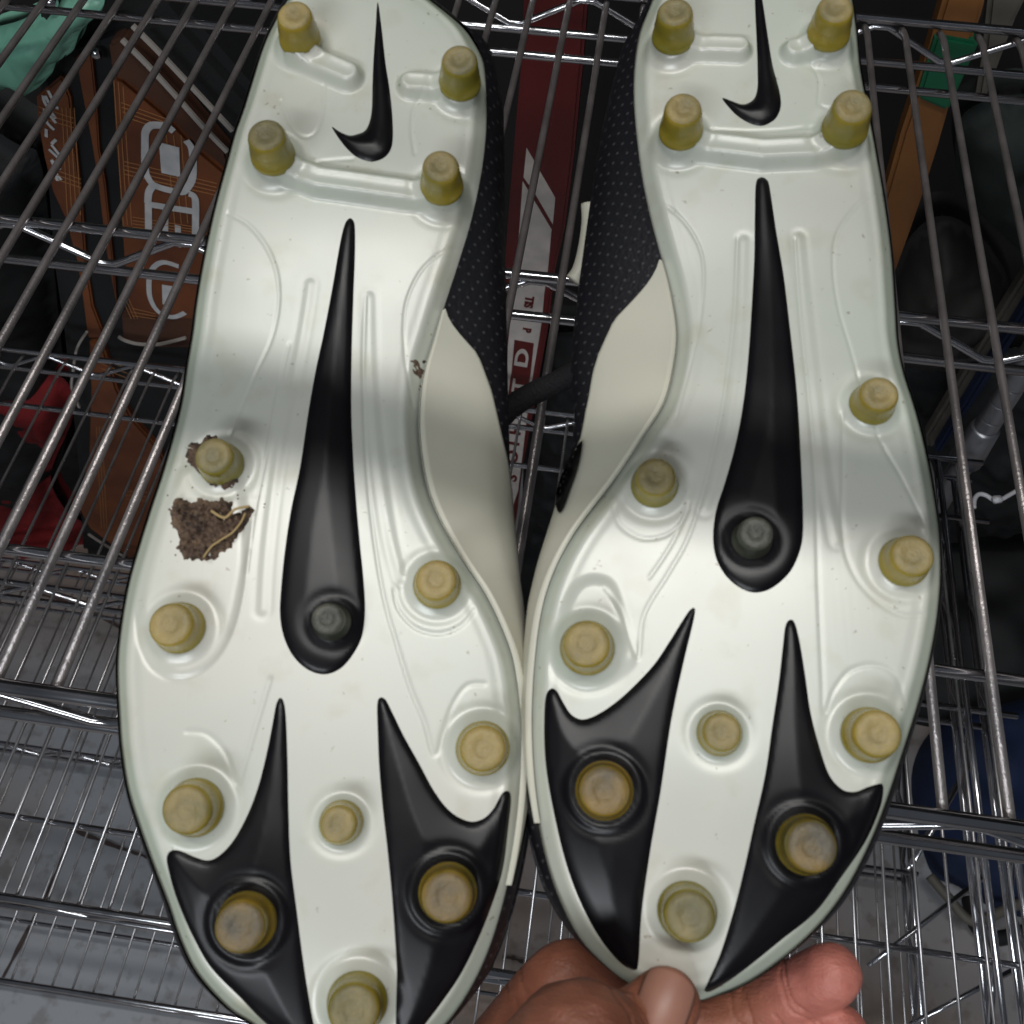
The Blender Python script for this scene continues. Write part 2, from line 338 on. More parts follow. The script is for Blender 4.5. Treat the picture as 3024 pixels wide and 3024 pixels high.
# ------------------------------------------------------------------ boots
class Boot: pass
def make_boot(foot, D0, roll_deg, G):
    """foot: photo pixel where the sole faces the camera squarely; D0: its depth. G: outlines in view pixels."""
    r = np.array([(foot[0]-1512)/F, -(foot[1]-1512)/F, -1.]); nc = -r/np.linalg.norm(r)
    ax = np.array([1, 0, 0.]) - nc*nc[0]; ax /= np.linalg.norm(ax); ay = np.cross(nc, ax)
    B = R @ np.array([ax, ay, nc]).T         # local -> world rotation
    P0 = CAM + R@(r*D0)
    mw = Matrix.Translation(P0) @ Matrix(B.tolist()).to_4x4()
    def L(p, z=0.):                          # view pixel -> local xy on the plane z
        rr = ray(*px(*p)); o = CAM - P0
        ln = B.T@rr; lo = B.T@o
        t = (z-lo[2])/ln[2]; q = lo+ln*t; return q[:2]
    LL0 = lambda ps, z=0.: np.array([L(p, z) for p in ps])
    def LL(ps, z=0.):                        # land on the curved sole, z above it
        q = LL0(ps, z)
        for _ in range(3): q = np.array([L(p, z+h_) for p, h_ in zip(ps, base(q))])
        return q
    root = empty('football_boot', mw)
    tag(root, G['label'], 'football boot', 'pair of studded football boots')
    out = catmull(LL0(G['outline'], G.get('zo', -.004)), 6)
    for it_ in range(2):
        if it_:
            zz = base(np.array(LL0(G['outline'], -.004)))-.004
            out = catmull(np.array([L(p, z_) for p, z_ in zip(G['outline'], zz)]), 6)
        ymin, ymax = out[:, 1].min(), out[:, 1].max(); Ln = ymax-ymin
        it, ib = out[:, 1].argmax(), out[:, 1].argmin()
        ring = np.roll(out, -it, 0); k = (ib-it) % len(out)
        a, b_ = ring[:k+1], np.vstack([ring[k:], ring[:1]])
        def edge(c, y):
            o_ = np.argsort(c[:, 1]); return np.interp(y, c[o_, 1], c[o_, 0])
        left, right = (a, b_) if a[:, 0].mean() < b_[:, 0].mean() else (b_, a)
        def base(Q, ymin=ymin, Ln=Ln, left=left, right=right):
            t = (Q[:, 1]-ymin)/Ln
            z = -.010*np.clip((.2-t)/.2, 0, 1)**2 - .0035*np.exp(-((t-.60)/.11)**2) - .002*np.clip((t-.93)/.07, 0, 1)**2
            xm = (edge(left, Q[:, 1])+edge(right, Q[:, 1]))/2; hw = np.maximum((edge(right, Q[:, 1])-edge(left, Q[:, 1]))/2, .01)
            return z-.0022*np.minimum(((Q[:, 0]-xm)/hw)**2, 1.5)
    med = G['medial']                        # +1: medial side is to the right
    studs = []
    for s in G['studs']:
        h = .0115 if s[3] == 'h' else (.0075 if s[3] == 's' else .0095)
        c = LL([(s[0], s[1])], h+.001)[0]; studs.append((c, s[2]*1e-3, h, s[3]))
    sc_px = D0/1932
    pads = [(LL(p[0], .003), p[1]*sc_px, p[2]) for p in G['pads']]
    pods = [catmull(LL(g, 0), 4) for g in G['pods']]
    grooves = [catmull(LL(g, 0), 8, closed=False) for g in G['grooves']]
    ridges = [catmull(LL(g, 0), 8, closed=False) for g in G['ridges']]
    def H(Q, fine=True):
        z = base(Q); de = segdist(Q, out, True)
        z -= .0055*np.clip(1-de/.009, 0, 1)**2.2
        z += .0008*np.exp(-((de-.0045)/.0016)**2)
        z0 = z.copy()
        for pl, rad, hgt in pads:
            d = segdist(Q, pl) if len(pl) > 1 else np.linalg.norm(Q-pl[0], axis=1)
            z = np.maximum(z, z0+hgt*1.35*(1-sstep(rad*.55, rad*1.3, d))*(1-.12*(1-sstep(0, rad, d))))
        for pd in pods:
            di = segdist(Q, pd, True)*np.where(inside(Q, pd), 1, -1); z = z + .0011*sstep(-.0012, .0030, di)
        for c, rt, h, k_ in studs:
            d = np.linalg.norm(Q-c, axis=1); R1 = rt*(1.45 if k_ != 's' else 1.35)
            z = z + .0011*(1-sstep(rt*1.0, R1*1.15, d)) + .0007*(1-sstep(rt*1.0, rt*1.25, d))
            z -= .0003*np.exp(-((d-R1*1.2)/.0014)**2)
        for g in grooves: z -= .00023*np.exp(-(segdist(Q, g)/.00045)**2)
        for g in ridges: z += .00014*np.exp(-(segdist(Q, g)/.0009)**2) - .00012*np.exp(-((segdist(Q, g)-.0021)/.0009)**2)
        return z
    # sole plate grid
    nj, ni = 620, 230
    tj = (1-np.cos(np.linspace(0, math.pi, nj)))/2*.25 + np.linspace(0, 1, nj)*.75
    ys = ymin+1e-5 + (Ln-2e-5)*tj
    us = np.linspace(0, 1, ni); us = us*.8 + .2*(1-np.cos(us*math.pi))/2
    XL, XR = edge(left, ys), edge(right, ys)
    X = XL[:, None]+(XR-XL)[:, None]*us[None, :]; Y = np.repeat(ys[:, None], ni, 1)
    Q = np.stack([X.ravel(), Y.ravel()], 1); Z = H(Q).reshape(nj, ni)
    V = np.stack([X, Y, Z], 2)
    # skirt: outer columns turned down
    rimL = V[:, :1].copy(); rimR = V[:, -1:].copy(); rimL[:, :, 2] -= .006; rimR[:, :, 2] -= .006
    V = np.concatenate([rimL, V, rimR], 1); ni2 = ni+2
    top = V[-1:].copy(); bot = V[:1].copy(); top[:, :, 2] = Z[-1].mean()-.006; bot[:, :, 2] = Z[0].mean()-.006
    V = np.concatenate([bot, V, top], 0); nj2 = nj+2
    idx = np.arange(nj2*ni2).reshape(nj2, ni2)
    Fq = np.stack([idx[:-1, :-1], idx[:-1, 1:], idx[1:, 1:], idx[1:, :-1]], 2).reshape(-1, 4)
    me = bpy.data.meshes.new('sole_plate'); me.vertices.add(nj2*ni2); me.vertices.foreach_set('co', V.reshape(-1))
    me.loops.add(Fq.size); me.loops.foreach_set('vertex_index', Fq.reshape(-1).astype(np.int32))
    me.polygons.add(len(Fq)); me.polygons.foreach_set('loop_start', np.arange(0, Fq.size, 4, dtype=np.int32))
    me.update(calc_edges=True); me.validate()
    link('sole_plate', me, M['sole'], root)
    # black inlays
    def inlay(name, poly_px, facet=.14, cap=.0022, sub=6, rise=.0007, corner_smooth=True, label=None):
        P = catmull(LL(poly_px, .001), sub)
        step = .0009
        # resample boundary
        seg = np.linalg.norm(np.roll(P, -1, 0)-P, axis=1); Lc = np.concatenate([[0], np.cumsum(seg)]); nb = max(60, int(Lc[-1]/.0006))
        s_ = np.linspace(0, Lc[-1], nb, endpoint=False); PP = np.vstack([P, P[:1]])
        Bd = np.stack([np.interp(s_, Lc, PP[:, 0]), np.interp(s_, Lc, PP[:, 1])], 1)
        gx, gy = np.meshgrid(np.arange(Bd[:, 0].min(), Bd[:, 0].max(), step), np.arange(Bd[:, 1].min(), Bd[:, 1].max(), step))
        Gp = np.stack([gx.ravel(), gy.ravel()], 1); Gp = Gp[inside(Gp, Bd)]
        dB = segdist(Gp, Bd, True); Gp = Gp[dB > step*.5]
        # inner offset ring for a crisp rounded edge
        A = np.vstack([Bd, Gp])
        n_ = len(Bd)
        co, _, fs, *_r = delaunay_2d_cdt([Vector(p) for p in A.tolist()], [], [list(range(n_))], 1, 1e-7)
        Cq = np.array([tuple(c) for c in co]); d = segdist(Cq, Bd, True)
        z = H(Cq)
        z = z + np.where(d < 1e-6, .00005, rise*(1-np.exp(-d/.0006))) + facet*np.minimum(d, cap/ facet*.5)*1.0
        for c, rt, h, k_ in studs:
            dd = np.linalg.norm(Cq-c, axis=1)
            z -= (facet*np.minimum(d, cap/facet*.5)*.8)*(1-sstep(rt*1.1, rt*2.0, dd))
            fz = .3 if k_ == 's2' else .8
            z -= .0012*fz*(1-sstep(rt*1.10, rt*1.35, dd)); z += .0008*fz*np.exp(-((dd-rt*1.5)/.0011)**2)
        me_ = mesh(name, np.column_stack([Cq, z]), fs)
        bm = bmesh.new(); bm.from_mesh(me_); bmesh.ops.recalc_face_normals(bm, faces=bm.faces)
        if sum(f.normal.z for f in bm.faces) < 0: bmesh.ops.reverse_faces(bm, faces=bm.faces)
        bm.to_mesh(me_); bm.free()
        o = link(name, me_, M['black'], root)
        if label: o['label'] = label
        return o
    inlay('tick_logo', G['swoosh'], facet=.22, cap=.0022, label='black raised tick logo on the heel')
    inlay('arch_spear', G['spear'], facet=.16, cap=.0024, label='long black teardrop spear along the arch')
    for wg in G['wings']: inlay('toe_claw', wg, facet=.13, cap=.0024, label='black claw shaped inlay on the forefoot')
    # studs
    for c, rt, h, k_ in studs:
        zb = H(np.array([c]))[0]-.0012
        prof = [(rt*1.20, 0), (rt*1.17, .0018), (rt*1.13, .0020), (rt*1.10, h*.45), (rt*1.065, h*.5), (rt*1.055, h*.56), (rt*1.0, h*.82), (rt*.96, h*.89), (rt*.90, h*.94), (rt*.80, h*.985), (rt*.68, h*1.0), (rt*.45, h*.99), (rt*.38, h*.965), (rt*.2, h*.96), (0.0001, h*.97)]
        wv = [random.uniform(-1, 1) for _ in range(4)]
        n = 36; Vv = []; Fv = []
        for (rr_, zz_) in prof:
            for k in range(n):
                a_ = 2*math.pi*k/n; q_ = 1+.012*wv[0]*math.cos(2*a_+wv[1]*3); Vv.append((rr_*q_*math.cos(a_), rr_*q_*math.sin(a_), zz_ + (.05*h*wv[2]*rr_/rt*math.cos(a_+wv[3]*3) if zz_ > h*.8 else 0)))
        for i in range(len(prof)-1):
            for k in range(n): Fv.append((i*n+k, i*n+(k+1) % n, (i+1)*n+(k+1) % n, (i+1)*n+k))
        me_ = mesh('stud', Vv, Fv)
        dark = (k_ == 's2'); blk = any(inside(np.array([c]), catmull(LL(wg, .001), 6))[0] for wg in G['wings'])
        me_.materials.append(M['studdark' if dark else 'studb' if blk else 'stud']); me_.materials.append(M['studdarktip' if dark else 'studbtip' if blk else 'studtipnew'])
        for i, p in enumerate(me_.polygons): p.material_index = 1 if i//n >= 8 else 0
        o = link('stud', me_, None, root); o.location = (c[0], c[1], zb); o.rotation_euler.z = random.random()*6
        if dark: o['label'] = 'small dark stud in the black arch spear'
    # upper: a loft behind the plate
    Sout = G['upper']                        # silhouette on the medial side, view px, at z=-.03
    SM = LL0(Sout, -.028); so = np.argsort(SM[:, 1])
    ny, ns = 150, 56
    yy = np.linspace(ymin+.0006, ymax-.0006, ny); 
    yl, yr = edge(left, yy), edge(right, yy)
    silm = np.interp(yy, SM[so, 1], SM[so, 0], left=np.nan, right=np.nan)
    def section(i, off=0.):
        t = (yy[i]-ymin)/Ln; dep = .024+.060*sstep(0.02, .55, t)
        xl, xr = yl[i]+.0005, yr[i]-.0005
        bl = br = .0035*min(1, (1-t)*8)*min(1, t*10+.25)
        if not np.isnan(silm[i]):
            if med > 0: br = max(br, silm[i]-xr)
            else: bl = max(bl, xl-silm[i])
        xm = (xl+xr)/2
        P = [(xl, -.005), (xl-bl*.75, -.014), (xl-bl, -.028), (xl-bl*.6, -.05*dep/.084-.012), (xm-(xm-xl)*.45, -dep), (xm+(xr-xm)*.45, -dep), (xr+br*.6, -.05*dep/.084-.012), (xr+br, -.028), (xr+br*.75, -.014), (xr, -.005)]
        if dep < .05:
            f = dep/.05; P = [(x, -.005+(z+.005)*f) for x, z in P]
        C = catmull(P, 12, closed=False)
        return C
    secs = [section(i) for i in range(ny)]
    ns = len(secs[0]); zc = base(np.stack([(yl+yr)/2, yy], 1))
    V = [(p[0], yy[i], p[1]+zc[i]) for i in range(ny) for p in secs[i]]
    Fs = [(i*ns+k, (i+1)*ns+k, (i+1)*ns+k+1, i*ns+k+1) for i in range(ny-1) for k in range(ns-1)]
    Fs += [tuple(range(ns)), tuple((ny-1)*ns+k for k in reversed(range(ns)))]
    link('upper', mesh('upper', V, Fs), G['upper_mat'], root)
    # cream medial side panel laid over the upper, widening from the arch to the forefoot
    def panel(name, top, full, s_full, m, y_end, off=.0012, smin=lambda t: 0.):
        ytop, yfull = L(top)[1], L(full)[1]; yend = L(y_end)[1]
        rows = [i for i in range(ny) if yend <= yy[i] <= ytop]
        V = []; nn = 26
        for i in rows:
            tt = (ytop-yy[i])/(ytop-yfull); g2 = np.clip((yy[i]-yend)/.12, 0, 1)
            C = secs[i] if med < 0 else secs[i][::-1]
            sm = np.interp(tt, [0, .31, .6, .95, 1.6, 2.2], [0, .085, .12, .15, .22, s_full])*g2
            for k in range(nn):
                s = k/(nn-1)*sm*(len(C)-1); a0 = int(s); f = s-a0; a0 = min(a0, len(C)-2)
                p = C[a0]*(1-f)+C[a0+1]*f; tdir = C[a0+1]-C[a0]; tdir /= np.linalg.norm(tdir)+1e-9
                nrm = np.array([tdir[1], -tdir[0]])*(1 if med < 0 else -1)
                if nrm[0]*med < 0 and abs(nrm[0]) > .3: nrm = -nrm
                e_ = off*(1 if k not in (0, nn-1) else -.4)
                V.append((p[0]+nrm[0]*e_, yy[i], p[1]+nrm[1]*e_+zc[i]))
        Fs = [(i*nn+k, (i+1)*nn+k, (i+1)*nn+k+1, i*nn+k+1) for i in range(len(rows)-1) for k in range(nn-1)]
        return link(name, mesh(name, V, Fs), m, root)
    panel('side_panel', G['panel_top'], G['panel_full'], .30, M['panel'], G['panel_end'])
    b = Boot(); b.root = root; b.L = lambda p, z=0.: LL([p], z)[0]; b.LL = LL; b.H = H; b.B = B; b.P0 = P0; b.mw = mw; b.secs = secs
    b.world = lambda p, z: (mw @ Vector((*L(p, z), z)))
    return b

def upper_mat():
    m, N, L, b = nodes('perforated_black_upper')
    b.inputs['Base Color'].default_value = (.009, .009, .012, 1); b.inputs['Roughness'].default_value = .5; b.inputs['Specular IOR Level'].default_value = .35
    tc = N.new('ShaderNodeTexCoord'); mp = N.new('ShaderNodeMapping'); mp.inputs['Rotation'].default_value = (0, 0, .5)
    L.new(tc.outputs['Object'], mp.inputs[0])
    vo = N.new('ShaderNodeTexVoronoi'); vo.voronoi_dimensions = '2D'; vo.inputs['Scale'].default_value = 330; vo.inputs['Randomness'].default_value = .12
    L.new(mp.outputs[0], vo.inputs['Vector'])
    cr = N.new('ShaderNodeValToRGB'); cr.color_ramp.elements[0].position = .10; cr.color_ramp.elements[1].position = .17
    cr.color_ramp.elements[0].color = (.05, .05, .055, 1); cr.color_ramp.elements[1].color = (.009, .009, .012, 1)
    L.new(vo.outputs['Distance'], cr.inputs[0]); L.new(cr.outputs[0], b.inputs['Base Color'])
    n = N.new('ShaderNodeTexNoise'); n.inputs['Scale'].default_value = 700; L.new(tc.outputs['Object'], n.inputs['Vector'])
    bp = N.new('ShaderNodeBump'); bp.inputs['Strength'].default_value = .4; bp.inputs['Distance'].default_value = .0006; L.new(n.outputs['Fac'], bp.inputs['Height']); L.new(bp.outputs[0], b.inputs['Normal'])
    return m
UM = upper_mat()
left_G = dict(
 label='left boot sole up, mud clod stuck beside one stud, toe cut off below', medial=1, upper_mat=UM,
 outline=[(680,-62),(600,-50),(545,-10),(512,45),(492,90),(470,160),(456,205),(440,250),(427,298),(410,360),(397,413),(384,475),(374,529),(366,580),(360,628),(349,690),(338,760),(322,825),(302,895),(282,955),(260,1025),(240,1095),(226,1170),(218,1240),(218,1293),(221,1350),(225,1409),(238,1492),(264,1574),(291,1647),(314,1706),(337,1773),(370,1839),(430,1905),(476,1935),(550,1995),(620,2032),(680,2040),(745,2015),(800,1975),(850,1925),(893,1860),(925,1790),(950,1710),(970,1620),(984,1520),(990,1420),(988,1340),(976,1250),(953,1184),(920,1118),(877,1055),(837,986),(811,920),(797,837),(796,770),(804,705),(824,639),(842,580),(868,500),(892,420),(911,330),(920,250),(920,180),(914,116),(895,75),(870,43),(815,-2),(755,-45)],
 pods=[[(285,1240),(262,1180),(262,1100),(290,1000),(320,920),(350,880),(430,870),(462,930),(470,1040),(458,1130),(440,1195),(410,1245),(370,1275),(325,1280)]],
 studs=[(557,36,5.4,'h'),(867,124,5.4,'h'),(506,266,5.6,'h'),(832,325,5.4,'h'),(403,860,5.3,'n'),(322,1178,5.9,'n'),(822,1093,5.6,'n'),(911,1412,6.0,'n'),(352,1527,6.2,'n'),(637,1556,4.8,'s'),(617,1166,4.4,'s2'),(451,1750,6.4,'n'),(843,1693,6.4,'n'),(667,1905,6.4,'n')],
 pads=[([(508,300),(600,335),(720,352),(832,368)],31,.0034),([(508,292)],56,.0016),([(830,360)],56,.0016),([(560,95),(655,135)],30,.0032),([(868,158),(775,152)],28,.0030),([(558,75)],52,.0014),([(866,155)],50,.0014),([(352,1530)],66,.0012),([(908,1412)],62,.0012),([(668,1895)],62,.0012)],
 grooves=[[(430,402),(470,425),(505,470),(523,520),(525,580),(512,640),(485,700),(455,770),(430,830)],[(880,455),(835,475),(795,510),(770,560),(762,610),(765,680),(778,760)],[(530,190),(548,235),(572,258),(595,250),(608,215),(612,160)],[(782,290),(776,240),(782,200),(800,180)],[(665,300),(600,306),(560,320)],[(545,650),(520,760),(500,870),(478,980),(465,1080)],[(690,560),(685,700),(690,860),(705,1010),(725,1130),(750,1220),(775,1300),(800,1360),(822,1425),(850,1340),(880,1295),(915,1290)],[(255,1160),(262,1215),(285,1260),(325,1280),(370,1275),(410,1245),(440,1195),(458,1130),(470,1040)],[(743,1112),(752,1150),(785,1185),(830,1195),(870,1180),(895,1150)],[(352,1380),(390,1385),(425,1420),(448,1478),(462,1440),(480,1380),(510,1280)]],
 ridges=[[(585,535),(572,620),(552,720),(530,830),(512,950),(500,1060),(495,1150)],[(697,560),(700,700),(712,850),(735,1000),(757,1090)]],
 swoosh=[(712,0),(719,45),(727,116),(734,160),(739,205),(741,248),(738,275),(727,292),(708,301),(690,300),(668,290),(646,268),(625,236),(640,245),(658,252),(672,250),(688,243),(697,225),(701,200),(702,160),(704,110),(708,50)],
 spear=[(658,409),(649,422),(640,460),(628,530),(611,620),(594,700),(580,780),(565,880),(548,960),(536,1040),(529,1110),(527,1160),(534,1200),(551,1236),(578,1262),(610,1272),(640,1262),(664,1236),(682,1200),(688,1150),(685,1090),(678,1020),(671,940),(665,850),(662,760),(663,660),(666,560),(669,480),(669,430),(666,413)],
 wings=[[(529,1316),(520,1328),(512,1370),(502,1420),(487,1480),(468,1532),(443,1580),(418,1610),(393,1624),(366,1618),(338,1606),(320,1606),(312,1620),(317,1650),(331,1700),(364,1773),(397,1829),(456,1889),(496,1932),(550,1980),(590,2003),(604,1996),(598,1960),(588,1921),(572,1822),(559,1723),(547,1624),(543,1525),(541,1425),(537,1340)],
        [(716,1316),(711,1330),(712,1380),(715,1450),(722,1530),(730,1600),(738,1680),(744,1760),(748,1840),(746,1932),(744,1975),(752,1985),(775,1968),(804,1932),(837,1888),(870,1839),(903,1773),(930,1706),(950,1640),(960,1560),(965,1512),(961,1494),(948,1497),(930,1528),(910,1546),(884,1550),(850,1532),(820,1495),(790,1440),(762,1390),(740,1345),(727,1320)]],
 upper=[(930,130),(950,231),(951,314),(952,400),(953,496),(956,628),(958,720),(960,800),(962,900),(966,1000),(974,1100),(988,1200),(994,1300),(995,1400),(990,1500),(980,1590),(960,1700)],
 panel_top=(850,562), panel_full=(850,800), panel_end=(850,1690))
right_G = dict(
 label='right boot sole up, its toe pinched by the hand', medial=-1, upper_mat=UM,
 outline=[(1420,-152),(1350,-145),(1290,-115),(1250,-65),(1228,0),(1205,60),(1194,130),(1193,200),(1200,280),(1210,350),(1225,420),(1241,480),(1258,540),(1270,600),(1273,640),(1269,680),(1258,735),(1244,771),(1218,811),(1181,867),(1148,914),(1115,956),(1080,1003),(1050,1055),(1027,1110),(1012,1170),(1003,1240),(998,1310),(997,1380),(1001,1460),(1011,1540),(1027,1620),(1052,1695),(1088,1765),(1130,1812),(1176,1850),(1228,1878),(1285,1893),(1340,1886),(1400,1862),(1460,1824),(1535,1760),(1595,1685),(1645,1590),(1680,1500),(1708,1415),(1735,1330),(1757,1245),(1772,1160),(1778,1080),(1775,1000),(1765,930),(1750,850),(1730,770),(1708,700),(1696,640),(1692,580),(1685,480),(1672,380),(1655,280),(1640,200),(1625,120),(1617,40),(1604,-30),(1570,-95),(1515,-135)],
 pods=[[(1068,1130),(1095,1095),(1130,1088),(1160,1105),(1180,1160),(1200,1230),(1190,1260),(1150,1290),(1100,1300),(1060,1270),(1045,1215)]],
 studs=[(1273,36,5.4,'h'),(1573,28,5.4,'h'),(1288,218,5.5,'h'),(1604,214,5.7,'h'),(1238,897,5.5,'n'),(1661,740,5.2,'n'),(1724,1046,5.6,'n'),(1107,1216,6.1,'n'),(1655,1384,5.9,'n'),(1363,1381,4.9,'s'),(1427,1003,4.6,'s2'),(1140,1492,6.3,'n'),(1533,1597,6.3,'n'),(1301,1727,6.2,'n')],
 pads=[([(1288,262),(1360,272),(1440,282),(1530,278),(1598,265)],31,.0034),([(1287,252)],56,.0016),([(1598,248)],56,.0016),([(1275,82),(1395,85)],27,.0032),([(1573,70),(1500,88)],27,.0030),([(1273,75)],52,.0014),([(1572,62)],50,.0014),([(1107,1214)],62,.0012),([(1652,1386)],64,.0012),([(1300,1722)],60,.0012)],
 grooves=[[(1215,375),(1260,390),(1300,430),(1324,480),(1327,540),(1318,620),(1300,700),(1275,790)],[(1680,345),(1620,385),(1580,440),(1572,500),(1582,580),(1605,660),(1628,740),(1660,830),(1700,900),(1745,990)],[(1543,195),(1545,150),(1530,120)],[(1550,200),(1570,205),(1588,195)],[(1270,235),(1350,245),(1450,247),(1540,238)],[(1392,450),(1385,600),(1365,760),(1335,900),(1300,1010),(1262,1080),(1215,1160),(1205,1240),(1190,1210),(1170,1150),(1140,1110)],[(1500,450),(1512,620),(1530,800),(1540,960),(1545,1120),(1552,1280),(1555,1345),(1575,1300),(1605,1265),(1650,1255),(1690,1275),(1710,1330)],[(1155,950),(1170,990),(1210,1015),(1255,1010),(1285,985),(1300,950)],[(1590,780),(1590,900),(1590,1010),(1610,1080),(1650,1130),(1700,1160),(1745,1160)],[(1300,960),(1265,1030),(1225,1090)]],
 ridges=[[(1403,455),(1398,600),(1380,760),(1352,890),(1330,960)],[(1507,450),(1525,620),(1545,800),(1560,920),(1580,1020)],[(1225,790),(1170,860),(1110,930),(1070,990),(1045,1060)]],
 swoosh=[(1424,-70),(1432,-40),(1440,0),(1449,60),(1458,116),(1467,150),(1473,175),(1474,198),(1466,218),(1452,229),(1436,234),(1415,229),(1392,215),(1376,199),(1363,181),(1382,187),(1400,193),(1414,190),(1425,180),(1430,160),(1430,130),(1429,90),(1425,0)],
 spear=[(1436,331),(1427,343),(1425,400),(1424,480),(1420,560),(1415,640),(1408,720),(1398,790),(1385,850),(1368,910),(1352,960),(1346,1010),(1352,1052),(1371,1086),(1399,1109),(1427,1117),(1458,1108),(1490,1080),(1508,1045),(1516,1008),(1516,950),(1513,880),(1509,800),(1503,720),(1492,620),(1480,520),(1465,430),(1453,350),(1447,335)],
 wings=[[(1312,1147),(1302,1150),(1285,1175),(1262,1212),(1235,1252),(1200,1290),(1165,1322),(1130,1346),(1100,1357),(1078,1348),(1063,1326),(1050,1303),(1038,1299),(1028,1320),(1026,1392),(1031,1459),(1046,1541),(1066,1624),(1092,1697),(1128,1766),(1168,1817),(1197,1832),(1205,1816),(1211,1723),(1227,1607),(1247,1492),(1267,1359),(1290,1250),(1308,1175)],
        [(1492,1168),(1483,1180),(1478,1220),(1470,1290),(1458,1370),(1445,1460),(1425,1550),(1405,1640),(1385,1720),(1360,1800),(1334,1860),(1332,1875),(1350,1873),(1409,1829),(1478,1773),(1541,1723),(1591,1657),(1640,1591),(1668,1530),(1674,1497),(1668,1479),(1642,1484),(1615,1494),(1590,1489),(1565,1460),(1545,1400),(1530,1340),(1520,1270),(1510,1210),(1501,1175)]],
 upper=[(1215,60),(1201,83),(1168,132),(1150,200),(1135,264),(1120,350),(1105,450),(1092,540),(1082,628),(1078,700),(1085,780),(1080,850),(1058,915),(1048,960),(1036,1010),(1018,1080),(1004,1150),(997,1230),(992,1300),(992,1400),(998,1480),(1008,1550)],
 panel_top=(1237,462), panel_full=(1237,800), panel_end=(1237,1560))
LB = make_boot((1400, 2200), .272, 0, left_G)
RB = make_boot((1800, 2300), .264, 0, right_G)

from mathutils.bvhtree import BVHTree
def overlay(boot, name, poly, m, off=.0018, step=6):
    obs = [c for c in boot.root.children if c.name.split('.')[0] in ('side_panel', 'upper')]
    trees = [BVHTree.FromPolygons([v.co.copy() for v in o.data.vertices], [tuple(p.vertices) for p in o.data.polygons]) for o in obs]
    P = catmull(poly, 6); gx, gy = np.meshgrid(np.arange(P[:, 0].min(), P[:, 0].max(), step), np.arange(P[:, 1].min(), P[:, 1].max(), step))
    G_ = np.stack([gx.ravel(), gy.ravel()], 1); G_ = G_[inside(G_, P)]; G_ = G_[segdist(G_, P, True) > step*.4]
    co, _, fs, *_r = delaunay_2d_cdt([Vector(p) for p in np.vstack([P, G_]).tolist()], [], [list(range(len(P)))], 1, 1e-7)
    inv = boot.mw.inverted(); o0 = inv @ Vector(CAM); V = []; last = .3
    for c in co:
        dr = inv.to_3x3() @ Vector(ray(*px(c[0], c[1]))); best = None
        for tr in trees:
            h = tr.ray_cast(o0, dr.normalized())
            if h[0] is not None and (best is None or h[3] < best): best = h[3]
        if best is None: best = last
        last = best; V.append(o0 + dr.normalized()*(best-off))
    return link(name, mesh(name, V, fs), m, boot.root)
overlay(RB, 'side_notch', [(1098,832),(1096,855),(1088,890),(1074,930),(1060,965),(1050,960),(1049,930),(1056,905),(1070,872),(1086,845)], M['black'])

# lace loop from the right boot towards the left
def pts_depth(ps, d): return [tuple(at_depth(*px(x, y), dd)) for (x, y), dd in zip(ps, d)]
lw = RB.root.matrix_world.inverted() if False else RB.mw.inverted()
P = catmull([tuple(lw@Vector(p)) for p in pts_depth([(1090,700),(1050,722),(1000,745),(965,768),(940,790),(900,800)], [.36,.362,.365,.366,.366,.366])], 6, closed=False)
tube('lace', P, .0042, M['lace'], RB.root, 12)
P = catmull([tuple(lw@Vector(p)) for p in pts_depth([(1112,385),(1113,420),(1106,470),(1095,510),(1082,530)], [.372]*5)], 6, closed=False)
tube('tongue_edge', P, .0032, M['panel'], RB.root, 10)
P = catmull([tuple(lw@Vector(p)) for p in pts_depth([(1134,300),(1139,350),(1148,400),(1150,440),(1138,490),(1130,530)], [.345]*6)], 6, closed=False)
tube('collar_edge', P, .0022, M['upper'], RB.root, 10)

# ------------------------------------------------------------------ mud
def mud(boot, poly, thick, name, label, seed, cell=.0012, top=True):
    P = catmull(boot.LL(poly, .002), 10)
    P = P + np.array([[sum(noise.noise(Vector((p[0]*f, p[1]*f, seed+o)))*a for f, a in ((500, .0010), (1300, .0008))) for o in (0, 9)] for p in P])
    n_ = len(P)
    gx, gy = np.meshgrid(np.arange(P[:, 0].min(), P[:, 0].max(), cell*.3), np.arange(P[:, 1].min(), P[:, 1].max(), cell*.3))
    G_ = np.stack([gx.ravel(), gy.ravel()], 1); G_ = G_[inside(G_, P)]; G_ = G_[segdist(G_, P, True) > cell*.2]
    co, _, fs, *_r = delaunay_2d_cdt([Vector(p) for p in np.vstack([P, G_]).tolist()], [], [list(range(n_))], 1, 1e-7)
    C = np.array([tuple(c) for c in co]); d = segdist(C, P, True); z = boot.H(C)-.0003
    for i, c in enumerate(C):
        if d[i] > 1e-6:
            v = noise.voronoi(Vector((c[0]*620, c[1]*620, seed)))[0][0]
            f = noise.noise(Vector((c[0]*1200, c[1]*1200, seed+3)))
            z[i] += thick*(1-math.exp(-d[i]/.0007))*(1.25-1.15*v+.45*f)
    o = link(name, mesh(name, np.column_stack([C, z]), fs), M['mud'], None); o.matrix_world = boot.mw
    for p in o.data.polygons: p.use_smooth = True
    if label: tag(o, label, 'mud')
    return o
m1 = mud(LB, [(322,945),(345,938),(362,945),(380,937),(400,945),(414,935),(432,945),(440,960),(455,962),(470,950),(476,965),(466,985),(450,1010),(430,1035),(405,1052),(385,1058),(365,1055),(345,1056),(335,1035),(332,1010),(318,985),(320,960)], .0034, 'mud_clod', 'dried brown mud clod with a straw, stuck between two lateral studs', 3)
cr_v = []
